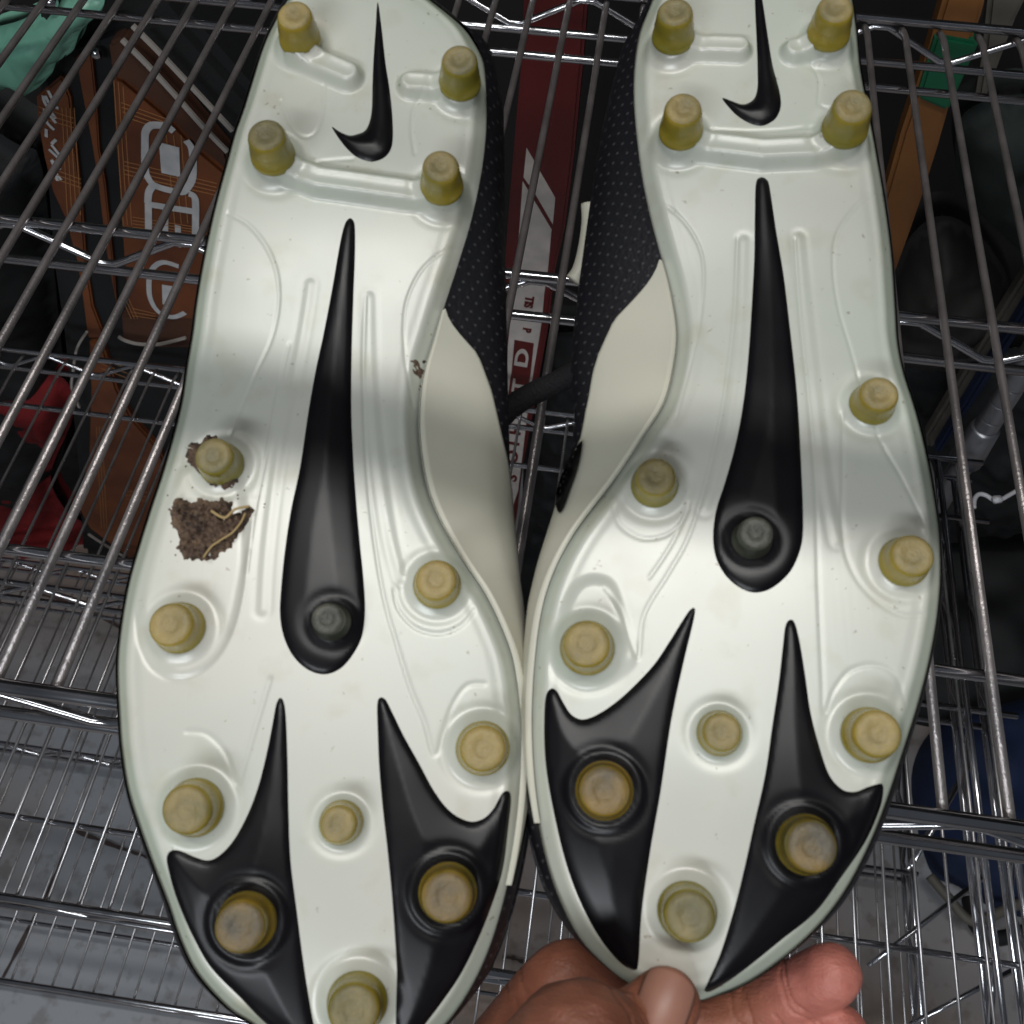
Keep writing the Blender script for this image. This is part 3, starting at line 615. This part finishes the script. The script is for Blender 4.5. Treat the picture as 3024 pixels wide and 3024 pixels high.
for i in range(20):
    a_ = random.uniform(0, 6.28); r_ = random.uniform(45, 110); p = (400+r_*math.cos(a_)*.95, 960+r_*math.sin(a_)*1.1)
    if not (285 < p[0] < 500): continue
    q = LB.L(p); bm = bmesh.new(); bmesh.ops.create_icosphere(bm, subdivisions=1, radius=random.uniform(.00012, .0004), matrix=Matrix.Translation((q[0], q[1], LB.H(np.array([q]))[0])))
    bm.verts.ensure_lookup_table(); cr_v.append(([v.co.copy()*1 for v in bm.verts], [tuple(v.index for v in f.verts) for f in bm.faces])); bm.free()
V, Fs = join(cr_v); cr = link('mud_crumbs', mesh('mud_crumbs', V, Fs), M['mud']); cr.matrix_world = LB.mw; tag(cr, kind='stuff')
P = catmull([(*LB.L(p, .004), .0035+LB.H(np.array([LB.L(p, .004)]))[0]) for p in [(462,968),(455,985),(440,1005),(420,1018),(400,1032),(385,1052)]], 6, closed=False)
tube('straw', P, .000285, M['straw'], m1, 6)
P = catmull([(*LB.L(p, .004), .0038+LB.H(np.array([LB.L(p, .004)]))[0]) for p in [(400,965),(425,978),(445,962),(470,955)]], 6, closed=False)
tube('straw', P, .0004, M['straw'], m1, 6)
mud(LB, [(345,845),(352,832),(365,828),(385,815),(398,812),(420,830),(450,860),(455,895),(440,918),(415,925),(395,915),(375,895),(362,880),(350,868)], .0016, 'mud_ring', 'thin brown mud crust around the base of the muddy stud', 6)
mud(LB, [(758,672),(772,671),(780,660),(790,668),(806,662),(802,682),(797,700),(799,720),(794,736),(786,722),(785,705),(776,694),(770,682)], .0007, 'mud_smear', 'small reddish mud smear at the edge of the arch', 9)
mud(LB, [(884,1103),(895,1108),(900,1120),(894,1128),(886,1118)], .0004, 'mud_speck', 'tiny dark mud speck beside the medial forefoot stud', 12)
mud(LB, [(316,1048),(324,1045),(328,1050),(320,1056)], .0006, 'mud_speck', 'loose mud crumb just left of the large clod', 13)

# ------------------------------------------------------------------ hand
def hand():
    def Pt(x, y, d): return Vector(at_depth(*px(x, y), d))
    chains = [
        # thumb pressed on the sole
        [(Pt(900,2230,.285), .018), (Pt(985,2090,.262), .0160), (Pt(1075,1972,.243), .0146), (Pt(1130,1962,.244), .0125), (Pt(1185,1948,.249), .0100), (Pt(1230,1915,.2525), .0092), (Pt(1256,1893,.2535), .0090)],
        # web and root of the index finger, passing behind the toe
        [(Pt(1000,2350,.32), .024), (Pt(930,2110,.315), .019), (Pt(1010,1930,.312), .0145), (Pt(1072,1835,.310), .0102), (Pt(1120,1880,.314), .0115)],
        # index finger behind the toe, tip showing on the right
        [(Pt(1120,1880,.314), .0120), (Pt(1290,1930,.322), .0105), (Pt(1420,1905,.316), .0098), (Pt(1510,1868,.306), .0098), (Pt(1568,1838,.298), .0092)],
        # middle finger
        [(Pt(1150,2150,.33), .014), (Pt(1330,2060,.33), .0105), (Pt(1450,1990,.318), .0098), (Pt(1540,1968,.306), .0094), (Pt(1585,1950,.300), .0086)],
        # ring finger
        [(Pt(1180,2280,.34), .014), (Pt(1350,2190,.335), .0102), (Pt(1460,2120,.322), .0095), (Pt(1540,2085,.31), .0088)],
        # little finger
        [(Pt(1210,2400,.345), .013), (Pt(1360,2310,.34), .0088), (Pt(1450,2250,.327), .0080), (Pt(1510,2215,.316), .0072)],
        # palm
        [(Pt(1080,2150,.335), .018), (Pt(1120,2330,.345), .020), (Pt(1100,2500,.35), .024)],
        [(Pt(980,2250,.315), .022), (Pt(1060,2500,.345), .027), (Pt(1060,2800,.36), .028), (Pt(1060,3100,.37), .030)],
        [(Pt(1150,2150,.333), .016), (Pt(1180,2400,.345), .018), (Pt(1120,2600,.35), .022)]]
    bm = bmesh.new()
    for ch in chains:
        P = [c[0] for c in ch]; rr = [c[1] for c in ch]
        fine = catmull([(*p, r) for p, r in zip(P, rr)], 7, closed=False)
        for q in fine: bmesh.ops.create_icosphere(bm, subdivisions=2, radius=float(q[3]), matrix=Matrix.Translation(q[:3]))
    me = bpy.data.meshes.new('hand'); bm.to_mesh(me); bm.free()
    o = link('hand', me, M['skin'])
    md = o.modifiers.new('r', 'REMESH'); md.mode = 'VOXEL'; md.voxel_size = .0008; md.use_smooth_shade = True
    s = o.modifiers.new('s', 'SMOOTH'); s.factor = .6; s.iterations = 12
    bpy.context.view_layer.update()
    dg = bpy.context.evaluated_depsgraph_get(); me2 = bpy.data.meshes.new_from_object(o.evaluated_get(dg))
    o.modifiers.clear(); o.data = me2; me2.name = 'hand'
    if not me2.materials: me2.materials.append(M['skin'])
    # knuckle creases and skin folds
    me2.polygons.foreach_set('use_smooth', [True]*len(me2.polygons))
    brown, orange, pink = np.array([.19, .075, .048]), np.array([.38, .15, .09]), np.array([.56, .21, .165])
    nv = len(me2.vertices); co = np.empty(nv*3); me2.vertices.foreach_get('co', co); co = co.reshape(-1, 3)
    A_ = lambda q: np.array([tuple(p[0]) for p in q])
    dT = np.full(nv, 9.); 
    th = catmull(A_(chains[0]), 6, closed=False)
    for p in th: dT = np.minimum(dT, np.linalg.norm(co-p, axis=1))
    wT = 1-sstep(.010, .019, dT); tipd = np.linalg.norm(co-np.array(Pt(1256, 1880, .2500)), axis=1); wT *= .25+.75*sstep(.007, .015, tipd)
    wP = np.zeros(nv)
    for q in (Pt(1568,1838,.298), Pt(1585,1950,.300)): wP = np.maximum(wP, 1-sstep(.010, .032, np.linalg.norm(co-np.array(q), axis=1)))
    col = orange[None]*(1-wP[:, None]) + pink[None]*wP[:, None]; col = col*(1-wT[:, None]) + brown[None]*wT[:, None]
    ca = me2.color_attributes.new('tone', 'FLOAT_COLOR', 'POINT'); ca.data.foreach_set('color', np.column_stack([col, np.ones(nv)]).astype(np.float32).ravel())
    # skin creases across the joints
    nrm = np.empty(nv*3); me2.vertices.foreach_get('normal', nrm); nrm = nrm.reshape(-1, 3)
    for ch, ks in ((chains[0], (4.2, 4.45, 3.1)), (chains[2], (2.0, 2.2, 3.1, 3.25)), (chains[3], (2.1, 2.3, 3.1)), (chains[1], (2.3, 2.6))):
        q = A_(ch)
        for k_ in ks:
            i_ = int(k_); f_ = k_-i_; p = q[i_]*(1-f_)+q[min(i_+1, len(q)-1)]*f_; dr = q[min(i_+1, len(q)-1)]-q[i_]; dr /= np.linalg.norm(dr)
            ax_ = (co-p)@dr + .0006*np.sin(co[:, 0]*900)+.0004*np.sin(co[:, 2]*1500); near = np.linalg.norm(co-p, axis=1) < .018
            co -= nrm*(.0007*np.exp(-(ax_/.0006)**2)*near)[:, None]
    me2.vertices.foreach_set('co', co.ravel()); me2.update()
    tag(o, 'bare hand reaching up from below, thumb pressed on the right boot toe', 'hand')
    # thumbnail
    c = Pt(1254, 1890, .2443); ax = (Pt(1268, 1850, .2480)-Pt(1235, 1945, .2440)).normalized(); nz = (Vector(CAM)-c).normalized(); nz = (nz-ax*nz.dot(ax)).normalized(); sy = nz.cross(ax)
    V = []; n = 14
    for i in range(n+1):
        for j in range(n+1):
            u = (i/n-.5)*2; v = (j/n-.5)*2; w_ = 1-.16*max(u, 0)**5-.10*max(-u, 0)**3
            a = v*.95*w_; zz_ = math.cos(a)*.0086-.0078 - .0012*u*u
            V.append(c + ax*(u*.0078-.0022*v*v*(1 if u > 0 else -.4)*abs(u)) + sy*math.sin(a)*.0080 + nz*(zz_-.0007*u))
    Fs = [(i*(n+1)+j, (i+1)*(n+1)+j, (i+1)*(n+1)+j+1, i*(n+1)+j+1) for i in range(n) for j in range(n)]
    nl = link('thumbnail', mesh('thumbnail', V, Fs), M['nail'], o)
    md = nl.modifiers.new('t', 'SOLIDIFY'); md.thickness = .0006
    return o
hand()

# ------------------------------------------------------------------ things standing behind the shelves
def slab(name, poly, Y, thick, m, parent=None, S=3024., bev=.002, curve=0, world_off=(0, 0, 0)):
    """outline given as seen from the aisle, set on the upright plane at distance Y, with real thickness"""
    pts = [at_y(x*3024/S, y*3024/S, Y) for x, y in poly]
    if curve: 
        c = catmull([(p[0], p[2]) for p in pts], curve); pts = [np.array([a, Y, b]) for a, b in c]
    bm = bmesh.new(); off = Vector(world_off)
    vs = [bm.verts.new(Vector(p)-off) for p in pts]; f = bm.faces.new(vs)
    r_ = bmesh.ops.extrude_face_region(bm, geom=[f]); vv = [g for g in r_['geom'] if isinstance(g, bmesh.types.BMVert)]
    for v in vv: v.co.y += thick
    bmesh.ops.recalc_face_normals(bm, faces=bm.faces)
    if bev: bmesh.ops.bevel(bm, geom=[e for e in bm.edges if abs(e.calc_face_angle(0)) > .6], offset=bev, segments=2, affect='EDGES', clamp_overlap=True)
    me = bpy.data.meshes.new(name); bm.to_mesh(me); bm.free()
    return link(name, me, m, parent, smooth=False)
_lay = [0]
def stroke(name, pts, width, Y, thick, m, parent, S=3024.):
    _lay[0] += 1; Y = Y-.00006*(_lay[0] % 12)
    Q = [at_y(x*3024/S, y*3024/S, Y) for x, y in pts]; Q = [(q[0], q[2]) for q in Q]
    if len(Q) > 2: Q = catmull(Q, 5, closed=False)
    Q = np.array(Q); d = np.gradient(Q, axis=0); d /= np.linalg.norm(d, axis=1)[:, None]+1e-12; nn = np.stack([-d[:, 1], d[:, 0]], 1)*width/2
    A, Bq = Q+nn, Q-nn; V = []
    for a, b in zip(A, Bq): V += [(a[0], Y-thick, a[1]), (b[0], Y-thick, b[1]), (a[0], Y, a[1]), (b[0], Y, b[1])]
    Fs = []
    for i in range(len(Q)-1):
        k = 4*i; Fs += [(k, k+1, k+5, k+4), (k+2, k+6, k+7, k+3), (k, k+4, k+6, k+2), (k+1, k+3, k+7, k+5)]
    Fs += [(0, 2, 3, 1), (4*len(Q)-4, 4*len(Q)-3, 4*len(Q)-1, 4*len(Q)-2)]
    return link(name, mesh(name, V, Fs), m, parent, smooth=False)
def strokes_joined(name, lines, width, Y, thick, m, parent):
    data = []
    for pts in lines:
        o = stroke('x', pts, width, Y, thick, m, None); data.append(([v.co.copy() for v in o.data.vertices], [tuple(p.vertices) for p in o.data.polygons]))
        md_ = o.data; bpy.data.objects.remove(o); bpy.data.meshes.remove(md_)
    V, Fs = join(data); return tag(link(name, mesh(name, V, Fs), m, parent, smooth=False), kind='stuff' if name == 'thread_print' else None)
# ---- golf bag
s = 1/1.932
def c1(ps): return [(x*s, y*s) for x, y in ps]
def c5(ps): return [(100+x/3.22, 200+y/3.22) for x, y in ps]
def c0(ps): return [(x/3.22, 600+y/3.22) for x, y in ps]
YB = .80
bag = empty('golf_bag'); tag(bag, 'copper brown and black golf bag with a big silver logo behind the shelves', 'golf bag')
slab('body', [(95,150),(330,60),(520,30),(760,300),(760,1700),(520,1760),(240,1660),(225,1400),(180,1000),(150,800),(130,560)], YB, .2, M['bagblack'], bag, bev=.012)
slab('side_strap', c1([(205,560),(350,430),(400,560),(440,900),(470,1200),(490,1500),(530,1750),(600,1932),(500,1932),(470,1700),(440,1500),(370,1250),(300,1100),(250,900),(215,700)]), YB-.006, .01, M['orange'], bag)
slab('centre_strap', c1([(430,330),(520,300),(550,600),(565,850),(600,1050),(625,1300),(655,1600),(664,1740),(645,1650),(600,1400),(560,1050),(520,800),(480,600)]), YB-.006, .01, M['orange'], bag)
slab('front_pocket', c1([(635,430),(700,450),(760,500),(850,575),(940,650),(1130,850),(1320,1010),(1420,1120),(1420,1700),(1300,1830),(1000,1830),(735,1815),(705,1500),(680,1100),(655,800)]), YB-.014, .02, M['orange'], bag, bev=.004)
slab('pocket_flap', c1([(615,250),(690,215),(850,360),(1060,590),(1290,870),(1330,1010),(1130,850),(940,650),(760,500),(640,430)]), YB-.020, .02, M['brown'], bag, bev=.003)
slab('pocket_base', c1([(690,1800),(1350,1810),(1350,1990),(900,1990),(700,1950)]), YB-.012, .02, M['brown'], bag, bev=.003)
slab('lower_pocket', [(262,1010),(300,1015),(330,1100),(345,1150),(390,1240),(470,1330),(520,1450),(520,1640),(380,1650),(262,1560),(230,1500),(262,1350),(268,1150)], YB-.010, .02, M['orange'], bag, bev=.003)
for ln in ([(760,140),(900,280),(1060,450),(1200,600),(1330,740)], [(700,220),(850,370),(1010,545),(1160,715),(1300,860)]):
    stroke('piping', c1(ln), .0044, YB-.0205, .003, M['piping'], bag)
for ln in (c0([(1130,1260),(1200,1300),(1320,1330),(1480,1335),(1620,1310),(1770,1270)]), c0([(830,1215),(760,1320),(725,1420),(700,1600),(690,1750),(760,1932)]), c0([(1760,1600),(1700,1800),(1640,1932)]), [(262,1575),(300,1600),(365,1640)]):
    stroke('piping', ln, .0028, YB-.014, .003, M['piping'], bag)
LW = .0072; LY = YB-.0142
stroke('logo_letter', c5([(1330,605),(1270,560),(1190,545),(1110,550),(1065,605),(1058,700),(1060,950),(1090,1050),(1140,1110),(1240,1150),(1400,1180),(1460,1140),(1510,1040),(1515,880),(1500,760),(1450,690)]), LW, LY, .0006, M['silver'], bag)
slab('logo_letter', c5([(1190,712),(1382,762),(1392,1040),(1212,1000)]), LY-.0016, .0006, M['silver'], bag, bev=0)
strokes_joined('logo_letter', [c5([(1140,1110),(1095,1180),(1085,1290)]), c5([(1060,1292),(1560,1372)]), c5([(1090,1300),(1092,1600)]), c5([(1475,1195),(1530,1230),(1540,1350),(1535,1700)])], LW, LY, .0006, M['silver'], bag)
strokes_joined('logo_letter', [c5([(1252,1340),(1250,1620)]), c5([(1370,1500),(1375,1700)])], LW*.85, LY, .0006, M['silver'], bag)
stroke('logo_letter', c0([(1700,600),(1560,560),(1470,600),(1425,690),(1418,800),(1430,900),(1480,1000),(1560,1065),(1660,1080),(1760,1040)]), LW*.8, LY, .0006, M['silver'], bag)
slab('logo_letter', c0([(1540,778),(1680,800),(1625,975),(1545,960)]), LY-.0016, .0006, M['silver'], bag, bev=0)
c4 = lambda ps: [(x/3.864, y/3.864) for x, y in ps]
strokes_joined('script_lettering', [c4(q) for q in ([(495,1090),(520,1180),(640,1350)], [(520,1090),(570,1180),(670,1235)], [(550,1030),(610,1150)], [(510,1240),(530,1380),(620,1480)], [(515,1240),(640,1400)], [(530,1470),(530,1560)], [(590,1640),(640,1590)], [(590,1650),(700,1790)], [(560,1700),(710,1840)], [(590,1820),(690,1932)], [(590,1830),(640,1932)], [(600,1920),(700,2050)], [(620,1960),(660,2060)])], .0030, YB-.0062, .0006, M['silver'], bag)
lines = []
for k in range(4): lines.append(c5([(830+8*k, 330+45*k), (1300-20*k, 500+30*k)])); lines.append(c5([(860, 890+40*k), (1740, 1100+38*k)])); lines.append(c5([(940, 1420+32*k), (1700, 1540+22*k)]))
for k in range(3): lines.append(c5([(760+45*k, 100+40*k), (850+40*k, 1500)])); lines.append(c5([(1260+70*k, 640), (1340+62*k, 1480)])); lines.append(c0([(1160+30*k, 900), (1250+30*k, 1100)])); lines.append(c0([(1260, 1000+35*k), (1480, 1050+25*k)]))
strokes_joined('thread_print', lines, .0007, YB-.0142, .0003, M['copper'], bag)
lines = []
for k in range(4): lines.append(c5([(270+38*k, 380), (320+42*k, 1400)]))
for k in range(3): lines.append(c5([(50, 370+50*k), (380, 480+45*k)])); lines.append(c5([(180, 960+45*k), (450, 1060+40*k)]))
strokes_joined('thread_print', lines, .0007, YB-.0063, .0003, M['copper'], bag)
lines = [[(285+8*k, 1260), (300+8*k, 1560)] for k in range(3)]+[[(300, 1060+14*k), (380, 1090+14*k)] for k in range(3)]+[[(370, 1450+12*k), (440, 1455+12*k)] for k in range(3)]
strokes_joined('thread_print', lines, .0007, YB-.0102, .0003, M['copper'], bag)
def ball(name, x, y, Y, r, m, parent=None):
    bm = bmesh.new(); bmesh.ops.create_uvsphere(bm, u_segments=20, v_segments=12, radius=r, matrix=Matrix.Translation(at_y(x, y, Y)))
    me = bpy.data.meshes.new(name); bm.to_mesh(me); bm.free(); return link(name, me, m, parent)
ball('rivet', 285, 157, YB-.012, .0055, M['chrome'], bag)
# ---- crumpled soft things
def soft(name, poly, Y, thick, m, label, cat, amp=.012, sc_=14, seed=0, S=3024.):
    P = [at_y(x*3024/S, y*3024/S, Y) for x, y in poly]; P = catmull([(p[0], p[2]) for p in P], 6)
    step = .006; gx, gy = np.meshgrid(np.arange(P[:, 0].min(), P[:, 0].max(), step), np.arange(P[:, 1].min(), P[:, 1].max(), step))
    G_ = np.stack([gx.ravel(), gy.ravel()], 1); G_ = G_[inside(G_, P)]; G_ = G_[segdist(G_, P, True) > step*.4]
    n_ = len(P); co, _, fs, *_r = delaunay_2d_cdt([Vector(p) for p in np.vstack([P, G_]).tolist()], [], [list(range(n_))], 1, 1e-7)
    C = np.array([tuple(c) for c in co]); d = segdist(C, P, True); mx = max(d.max(), .02)
    V = []; 
    for i, c in enumerate(C):
        b_ = math.sqrt(max(0, 1-(1-min(d[i]/(mx*.8), 1))**2))
        nz_ = noise.fractal(Vector((c[0]*sc_, c[1]*sc_, seed)), 1, 2, 4)*amp*min(1, d[i]/.02)
        rd = 1-abs(noise.noise(Vector((c[0]*sc_*1.7, c[1]*sc_*.8, seed+5))))*2
        V.append((c[0], Y-thick*b_+nz_-amp*.5*max(0, rd)**3*min(1, d[i]/.02), c[1]))
    nV = len(V); V += [(c[0], Y+thick*.8, c[1]) for c in C[:n_]]
    Fs = [tuple(f) for f in fs] + [(i, nV+i, nV+(i+1) % n_, (i+1) % n_) for i in range(n_)] + [tuple(nV+i for i in range(n_))]
    o = link(name, mesh(name, V, Fs), m); tag(o, label, cat); return o
soft('plastic_bag', [(-60,110),(60,60),(120,30),(215,-25),(300,-20),(300,30),(240,90),(215,150),(170,180),(150,220),(95,268),(60,235),(0,262),(-60,250)], .775, .03, M['mint'], 'crumpled mint green plastic bag tucked beside the golf bag top', 'plastic bag', .006, 30, 2)
soft('plastic_scrap', [(45,238),(62,228),(75,250),(95,270),(80,268),(60,252)], .77, .004, M['green'], 'bright green plastic corner poking out below the mint bag', 'plastic scrap', .002, 60, 3)
tg = soft('carry_strap', [(120,-20),(165,-20),(172,60),(175,110),(195,150),(190,170),(165,185),(135,165),(128,110)], .765, .008, M['bagblack'], 'black webbing strap hanging over the mint plastic bag', 'strap', .002, 30, 8)
ball('strap_snap', 150, 6, .755, .006, M['chrome'], tg)
soft('red_cloth', [(-200,1000),(60,1085),(190,1120),(215,1230),(150,1400),(190,1500),(270,1570),(250,1650),(120,1640),(-60,1640),(-250,1560)], .83, .04, M['cloth'], 'bunched red cloth on the floor left of the golf bag', 'cloth', .025, 9, 4)
soft('duffel_bag', [(-250,380),(60,430),(120,480),(150,700),(180,1000),(200,1250),(150,1420),(0,1400),(-300,1200)], .86, .08, M['bagblack'], 'black duffel bag at far left behind the shelves', 'duffel bag', .02, 9, 6)
# ---- goalie stick
YS = .80
gs = empty('goalie_stick'); tag(gs, 'dark red goalie stick with white print between the boots', 'hockey stick')
slab('paddle', [(1549,-60),(1740,-60),(1720,197),(1694,466),(1668,673),(1637,807),(1618,971),(1594,1100),(1578,1200),(1560,1290),(1540,1400),(1520,1560),(1470,1560),(1478,1300),(1486,1181),(1497,1000),(1505,963),(1489,797),(1502,621),(1523,362),(1538,197)], YS, .024, M['red'], gs, bev=.003)
c2 = lambda ps: [(1000+x*s, y*s) for x, y in ps]
c3 = lambda ps: [(1460+x/6.44, 800+y/6.44) for x, y in ps]
c6 = lambda ps: [(1460+x/3.512, 1100+y/3.512) for x, y in ps]
slab('white_flash', c2([(1072,845),(1125,935),(1160,1000),(1236,1130),(1222,1280),(1112,1090),(1055,1012)]), YS-.0008, .002, M['white'], gs, bev=0)
slab('white_panel', c2([(1050,1035),(1215,1310),(1192,1560)])+[(1607,868),(1601,940),(1592,1000),(1575,1100),(1560,1200),(1548,1300),(1530,1450),(1505,1520),(1490,1400),(1489,1250),(1492,1150),(1500,1020),(1506,960),(1515,868)]+c2([(1015,1540)]), YS-.0008, .002, M['white'], gs, bev=0)
slab('name_box', c3([(380,1318),(748,1385),(690,1932)])+c6([(350,180),(330,260),(140,260),(165,60)])+c3([(325,1932)]), YS-.0016, .0022, M['red'], gs, bev=0)
def glyph(name, ch, p, size, ang, m, parent, Y, sx=1.):
    cu = bpy.data.curves.new(name, 'FONT'); cu.body = ch; cu.size = size; cu.extrude = .0004; cu.offset = .0006
    cu.align_x = 'CENTER'; cu.align_y = 'CENTER'
    o = bpy.data.objects.new(name, cu); COL.objects.link(o); cu.materials.append(m); o.parent = parent
    o.matrix_world = Matrix.Translation(at_y(*p, Y)) @ Matrix.Rotation(ang, 4, 'Y') @ Matrix.Rotation(math.pi/2, 4, 'X') @ Matrix.Diagonal((sx, 1, 1, 1)); mwx = o.matrix_world.copy(); bpy.context.view_layer.update(); me = bpy.data.meshes.new_from_object(o.evaluated_get(bpy.context.evaluated_depsgraph_get())); bpy.data.objects.remove(o); o = bpy.data.objects.new(name, me); COL.objects.link(o); o.parent = parent; o.matrix_world = mwx; return o
lean = math.radians(6)
glyph('lettering', 'TIS', (1561,892), .0125, math.radians(95), M['red'], gs, YS-.0012)
glyph('lettering', 'P', (1555,975), .0125, math.radians(95), M['red'], gs, YS-.0012)
glyph('lettering', 'D', (1543,1058), .021, math.radians(-85), M['white'], gs, YS-.0022, 2.0)
glyph('lettering', 'T', (1533,1140), .020, math.radians(-85), M['white'], gs, YS-.0022, 1.8)
for i, (ch, p, sz) in enumerate((('H', (1524,1268), .05), ('I', (1519,1310), .05), ('O', (1513,1350), .055), ('S', (1512,1412), .05))):
    glyph('lettering', ch, p, sz*.4, math.radians(-85), M['red'], gs, YS-.0012, 1.6)
# ---- wooden hockey stick with green tape
hs = empty('hockey_stick'); tag(hs, 'varnished wooden stick with green tape, right of the boots', 'hockey stick')
slab('shaft', [(2800,-60),(2925,-60),(2899,49),(2850,180),(2801,328),(2771,434),(2726,578),(2686,693),(2643,810),(2560,1040),(2500,1040),(2560,760),(2627,524),(2663,393),(2690,312),(2745,140),(2787,0)], .82, .024, M['wood'], hs, bev=.004)
slab('tape', [(2763,105),(2893,128),(2800,332),(2708,292)], .8165, .03, M['green'], hs, bev=.003)
# ---- other dark things to the right
def thing_slab(name, poly, Y, th, m, label, cat, bev=.004):
    o = slab(name, poly, Y, th, m, None, bev=bev); tag(o, label, cat); return o
thing_slab('grey_board', [(2925,-60),(3060,-60),(3000,60),(2955,180),(2910,300),(2880,300),(2900,180)], .86, .02, M['greylight'], 'pale grey board leaning beside the wooden stick', 'board')
soft('sports_bag', [(2850,330),(3100,300),(3200,600),(3100,760),(2900,620),(2830,520)], .88, .05, M['darkgreen'], 'dark green sports bag behind the upper right of the shelf', 'sports bag', .015, 12, 7)
soft('backpack', [(2640,780),(2760,640),(2900,700),(3000,900),(2900,1040),(2700,1060),(2560,1050)], .93, .05, M['grey'], 'grey brown backpack in the dark behind the right boot', 'backpack', .02, 10, 11)
thing_slab('pale_stick', [(3060,760),(3060,860),(2900,1120),(2780,1310),(2740,1330),(2735,1290),(2850,1100),(2960,920)], .87, .02, M['greylight'], 'pale flat stick leaning left of the chrome post', 'stick')
thing_slab('blue_stick', [(3040,890),(3060,905),(2920,1130),(2775,1345),(2760,1340),(2900,1110)], .85, .02, M['blue'], 'thin dark blue stick alongside the pale one', 'stick')
def ground_soft(name, poly, h, up, m, label, cat, seed):
    P = catmull([at_z(x, y, HC)[:2] for x, y in poly], 6); step = .007
    gx, gy = np.meshgrid(np.arange(P[:, 0].min(), P[:, 0].max(), step), np.arange(P[:, 1].min(), P[:, 1].max(), step))
    G_ = np.stack([gx.ravel(), gy.ravel()], 1); G_ = G_[inside(G_, P)]; G_ = G_[segdist(G_, P, True) > step*.4]
    co, _, fs, *_r = delaunay_2d_cdt([Vector(p) for p in np.vstack([P, G_]).tolist()], [], [list(range(len(P)))], 1, 1e-7)
    C = np.array([tuple(c) for c in co]); d = segdist(C, P, True); mx = d.max()
    V = [(c[0], c[1], .002 + up*math.sqrt(max(0, 1-(1-min(di/(mx*.7), 1))**2))*(1+.25*noise.noise(Vector((c[0]*14, c[1]*14, seed))))) for c, di in zip(C, d)]
    bm = bmesh.new(); bm.from_mesh(mesh(name, V, fs)); bmesh.ops.recalc_face_normals(bm, faces=bm.faces)
    if sum(f.normal.z for f in bm.faces) < 0: bmesh.ops.reverse_faces(bm, faces=bm.faces)
    me = bpy.data.meshes.new(name); bm.to_mesh(me); bm.free()
    o = link(name, me, m); tag(o, label, cat); return o
ground_soft('black_bag', [(2560,1560),(2700,1400),(3200,1380),(3300,1750),(3200,2080),(2960,2130),(2760,2150),(2600,2080),(2520,1850)], 0, .10, M['bagblack'], 'black bag on the floor under the right end, above the blue bag in view', 'bag', 6)
bb = ground_soft('blue_bag', [(2760,2150),(2900,2110),(3150,2080),(3200,2500),(3100,2700),(2950,2690),(2830,2620),(2740,2560),(2690,2300)], 0, .12, M['blue'], 'navy blue bag lying on the floor at lower right', 'bag', 3)
P = [tuple(at_z(x, y, HC-.05)) for x, y in ((2745,2585),(2800,2650),(2870,2720),(2960,2690),(3050,2650))]
tube('bag_handle', catmull(P, 6, closed=False), .007, M['greylight'], bb)
P = [tuple(at_z(x, y, HC-.02)) for x, y in ((2860,2650),(2880,2730),(2930,2770),(3000,2760),(3060,2740))]
tube('bag_strap', catmull(P, 6, closed=False), .010, M['bagblack'], bb)
soft('dark_fill_by_post', [(2600,1120),(2760,1060),(3200,1040),(3350,1300),(3200,1520),(2800,1560),(2600,1480)], .97, .05, M['bagblack'], 'black lumpy shape added to darken the floor behind the ringed chrome post', 'dark filler', .02, 10, 31)  # added dark filler hiding the pale floor behind the post
soft('dark_fill_between_boots', [(1575,1010),(1700,980),(2000,960),(2350,1000),(2400,1500),(2200,1640),(1800,1660),(1575,1640),(1545,1500),(1552,1250)], .92, .06, M['bagblack'], 'black upright shape added to darken the gap between the boots, right of the red stick', 'rucksack', .02, 10, 21)  # added dark filler, blacks out the lighter backdrop seen between the boots
ground_soft('dark_floor_fill', [(1530,1600),(1700,1560),(1900,1600),(1950,2000),(1750,2150),(1560,2100),(1490,1980),(1500,1750)], 0, .07, M['bagblack'], 'black low shape added to darken the floor between the boots', 'jacket', 5)  # added dark filler that keeps the floor in this gap black
# ---- zip tie on the right end of the middle shelf
z = empty('zip_tie'); tag(z, 'white nylon zip tie looped round wires near the post', 'zip tie')
P = [tuple(at_z(x, y, .80)) for x, y in ((2876,1500),(2878,1475),(2890,1460),(2910,1462),(2935,1476),(2958,1474),(2980,1462),(3005,1448),(3045,1425))]
tube('band', catmull(P, 5, closed=False), [.0022]*(8*5+1), M['nylon'], z, 8)
bm = bmesh.new(); bmesh.ops.create_cube(bm, size=1, matrix=Matrix.Translation(at_z(2945, 1475, .795)) @ Matrix.Rotation(.3, 4, 'Z') @ Matrix.Diagonal((.009, .007, .006, 1)))
bmesh.ops.bevel(bm, geom=bm.edges[:], offset=.0012, segments=2, affect='EDGES')
me = bpy.data.meshes.new('head'); bm.to_mesh(me); bm.free(); link('head', me, M['nylon'], z)
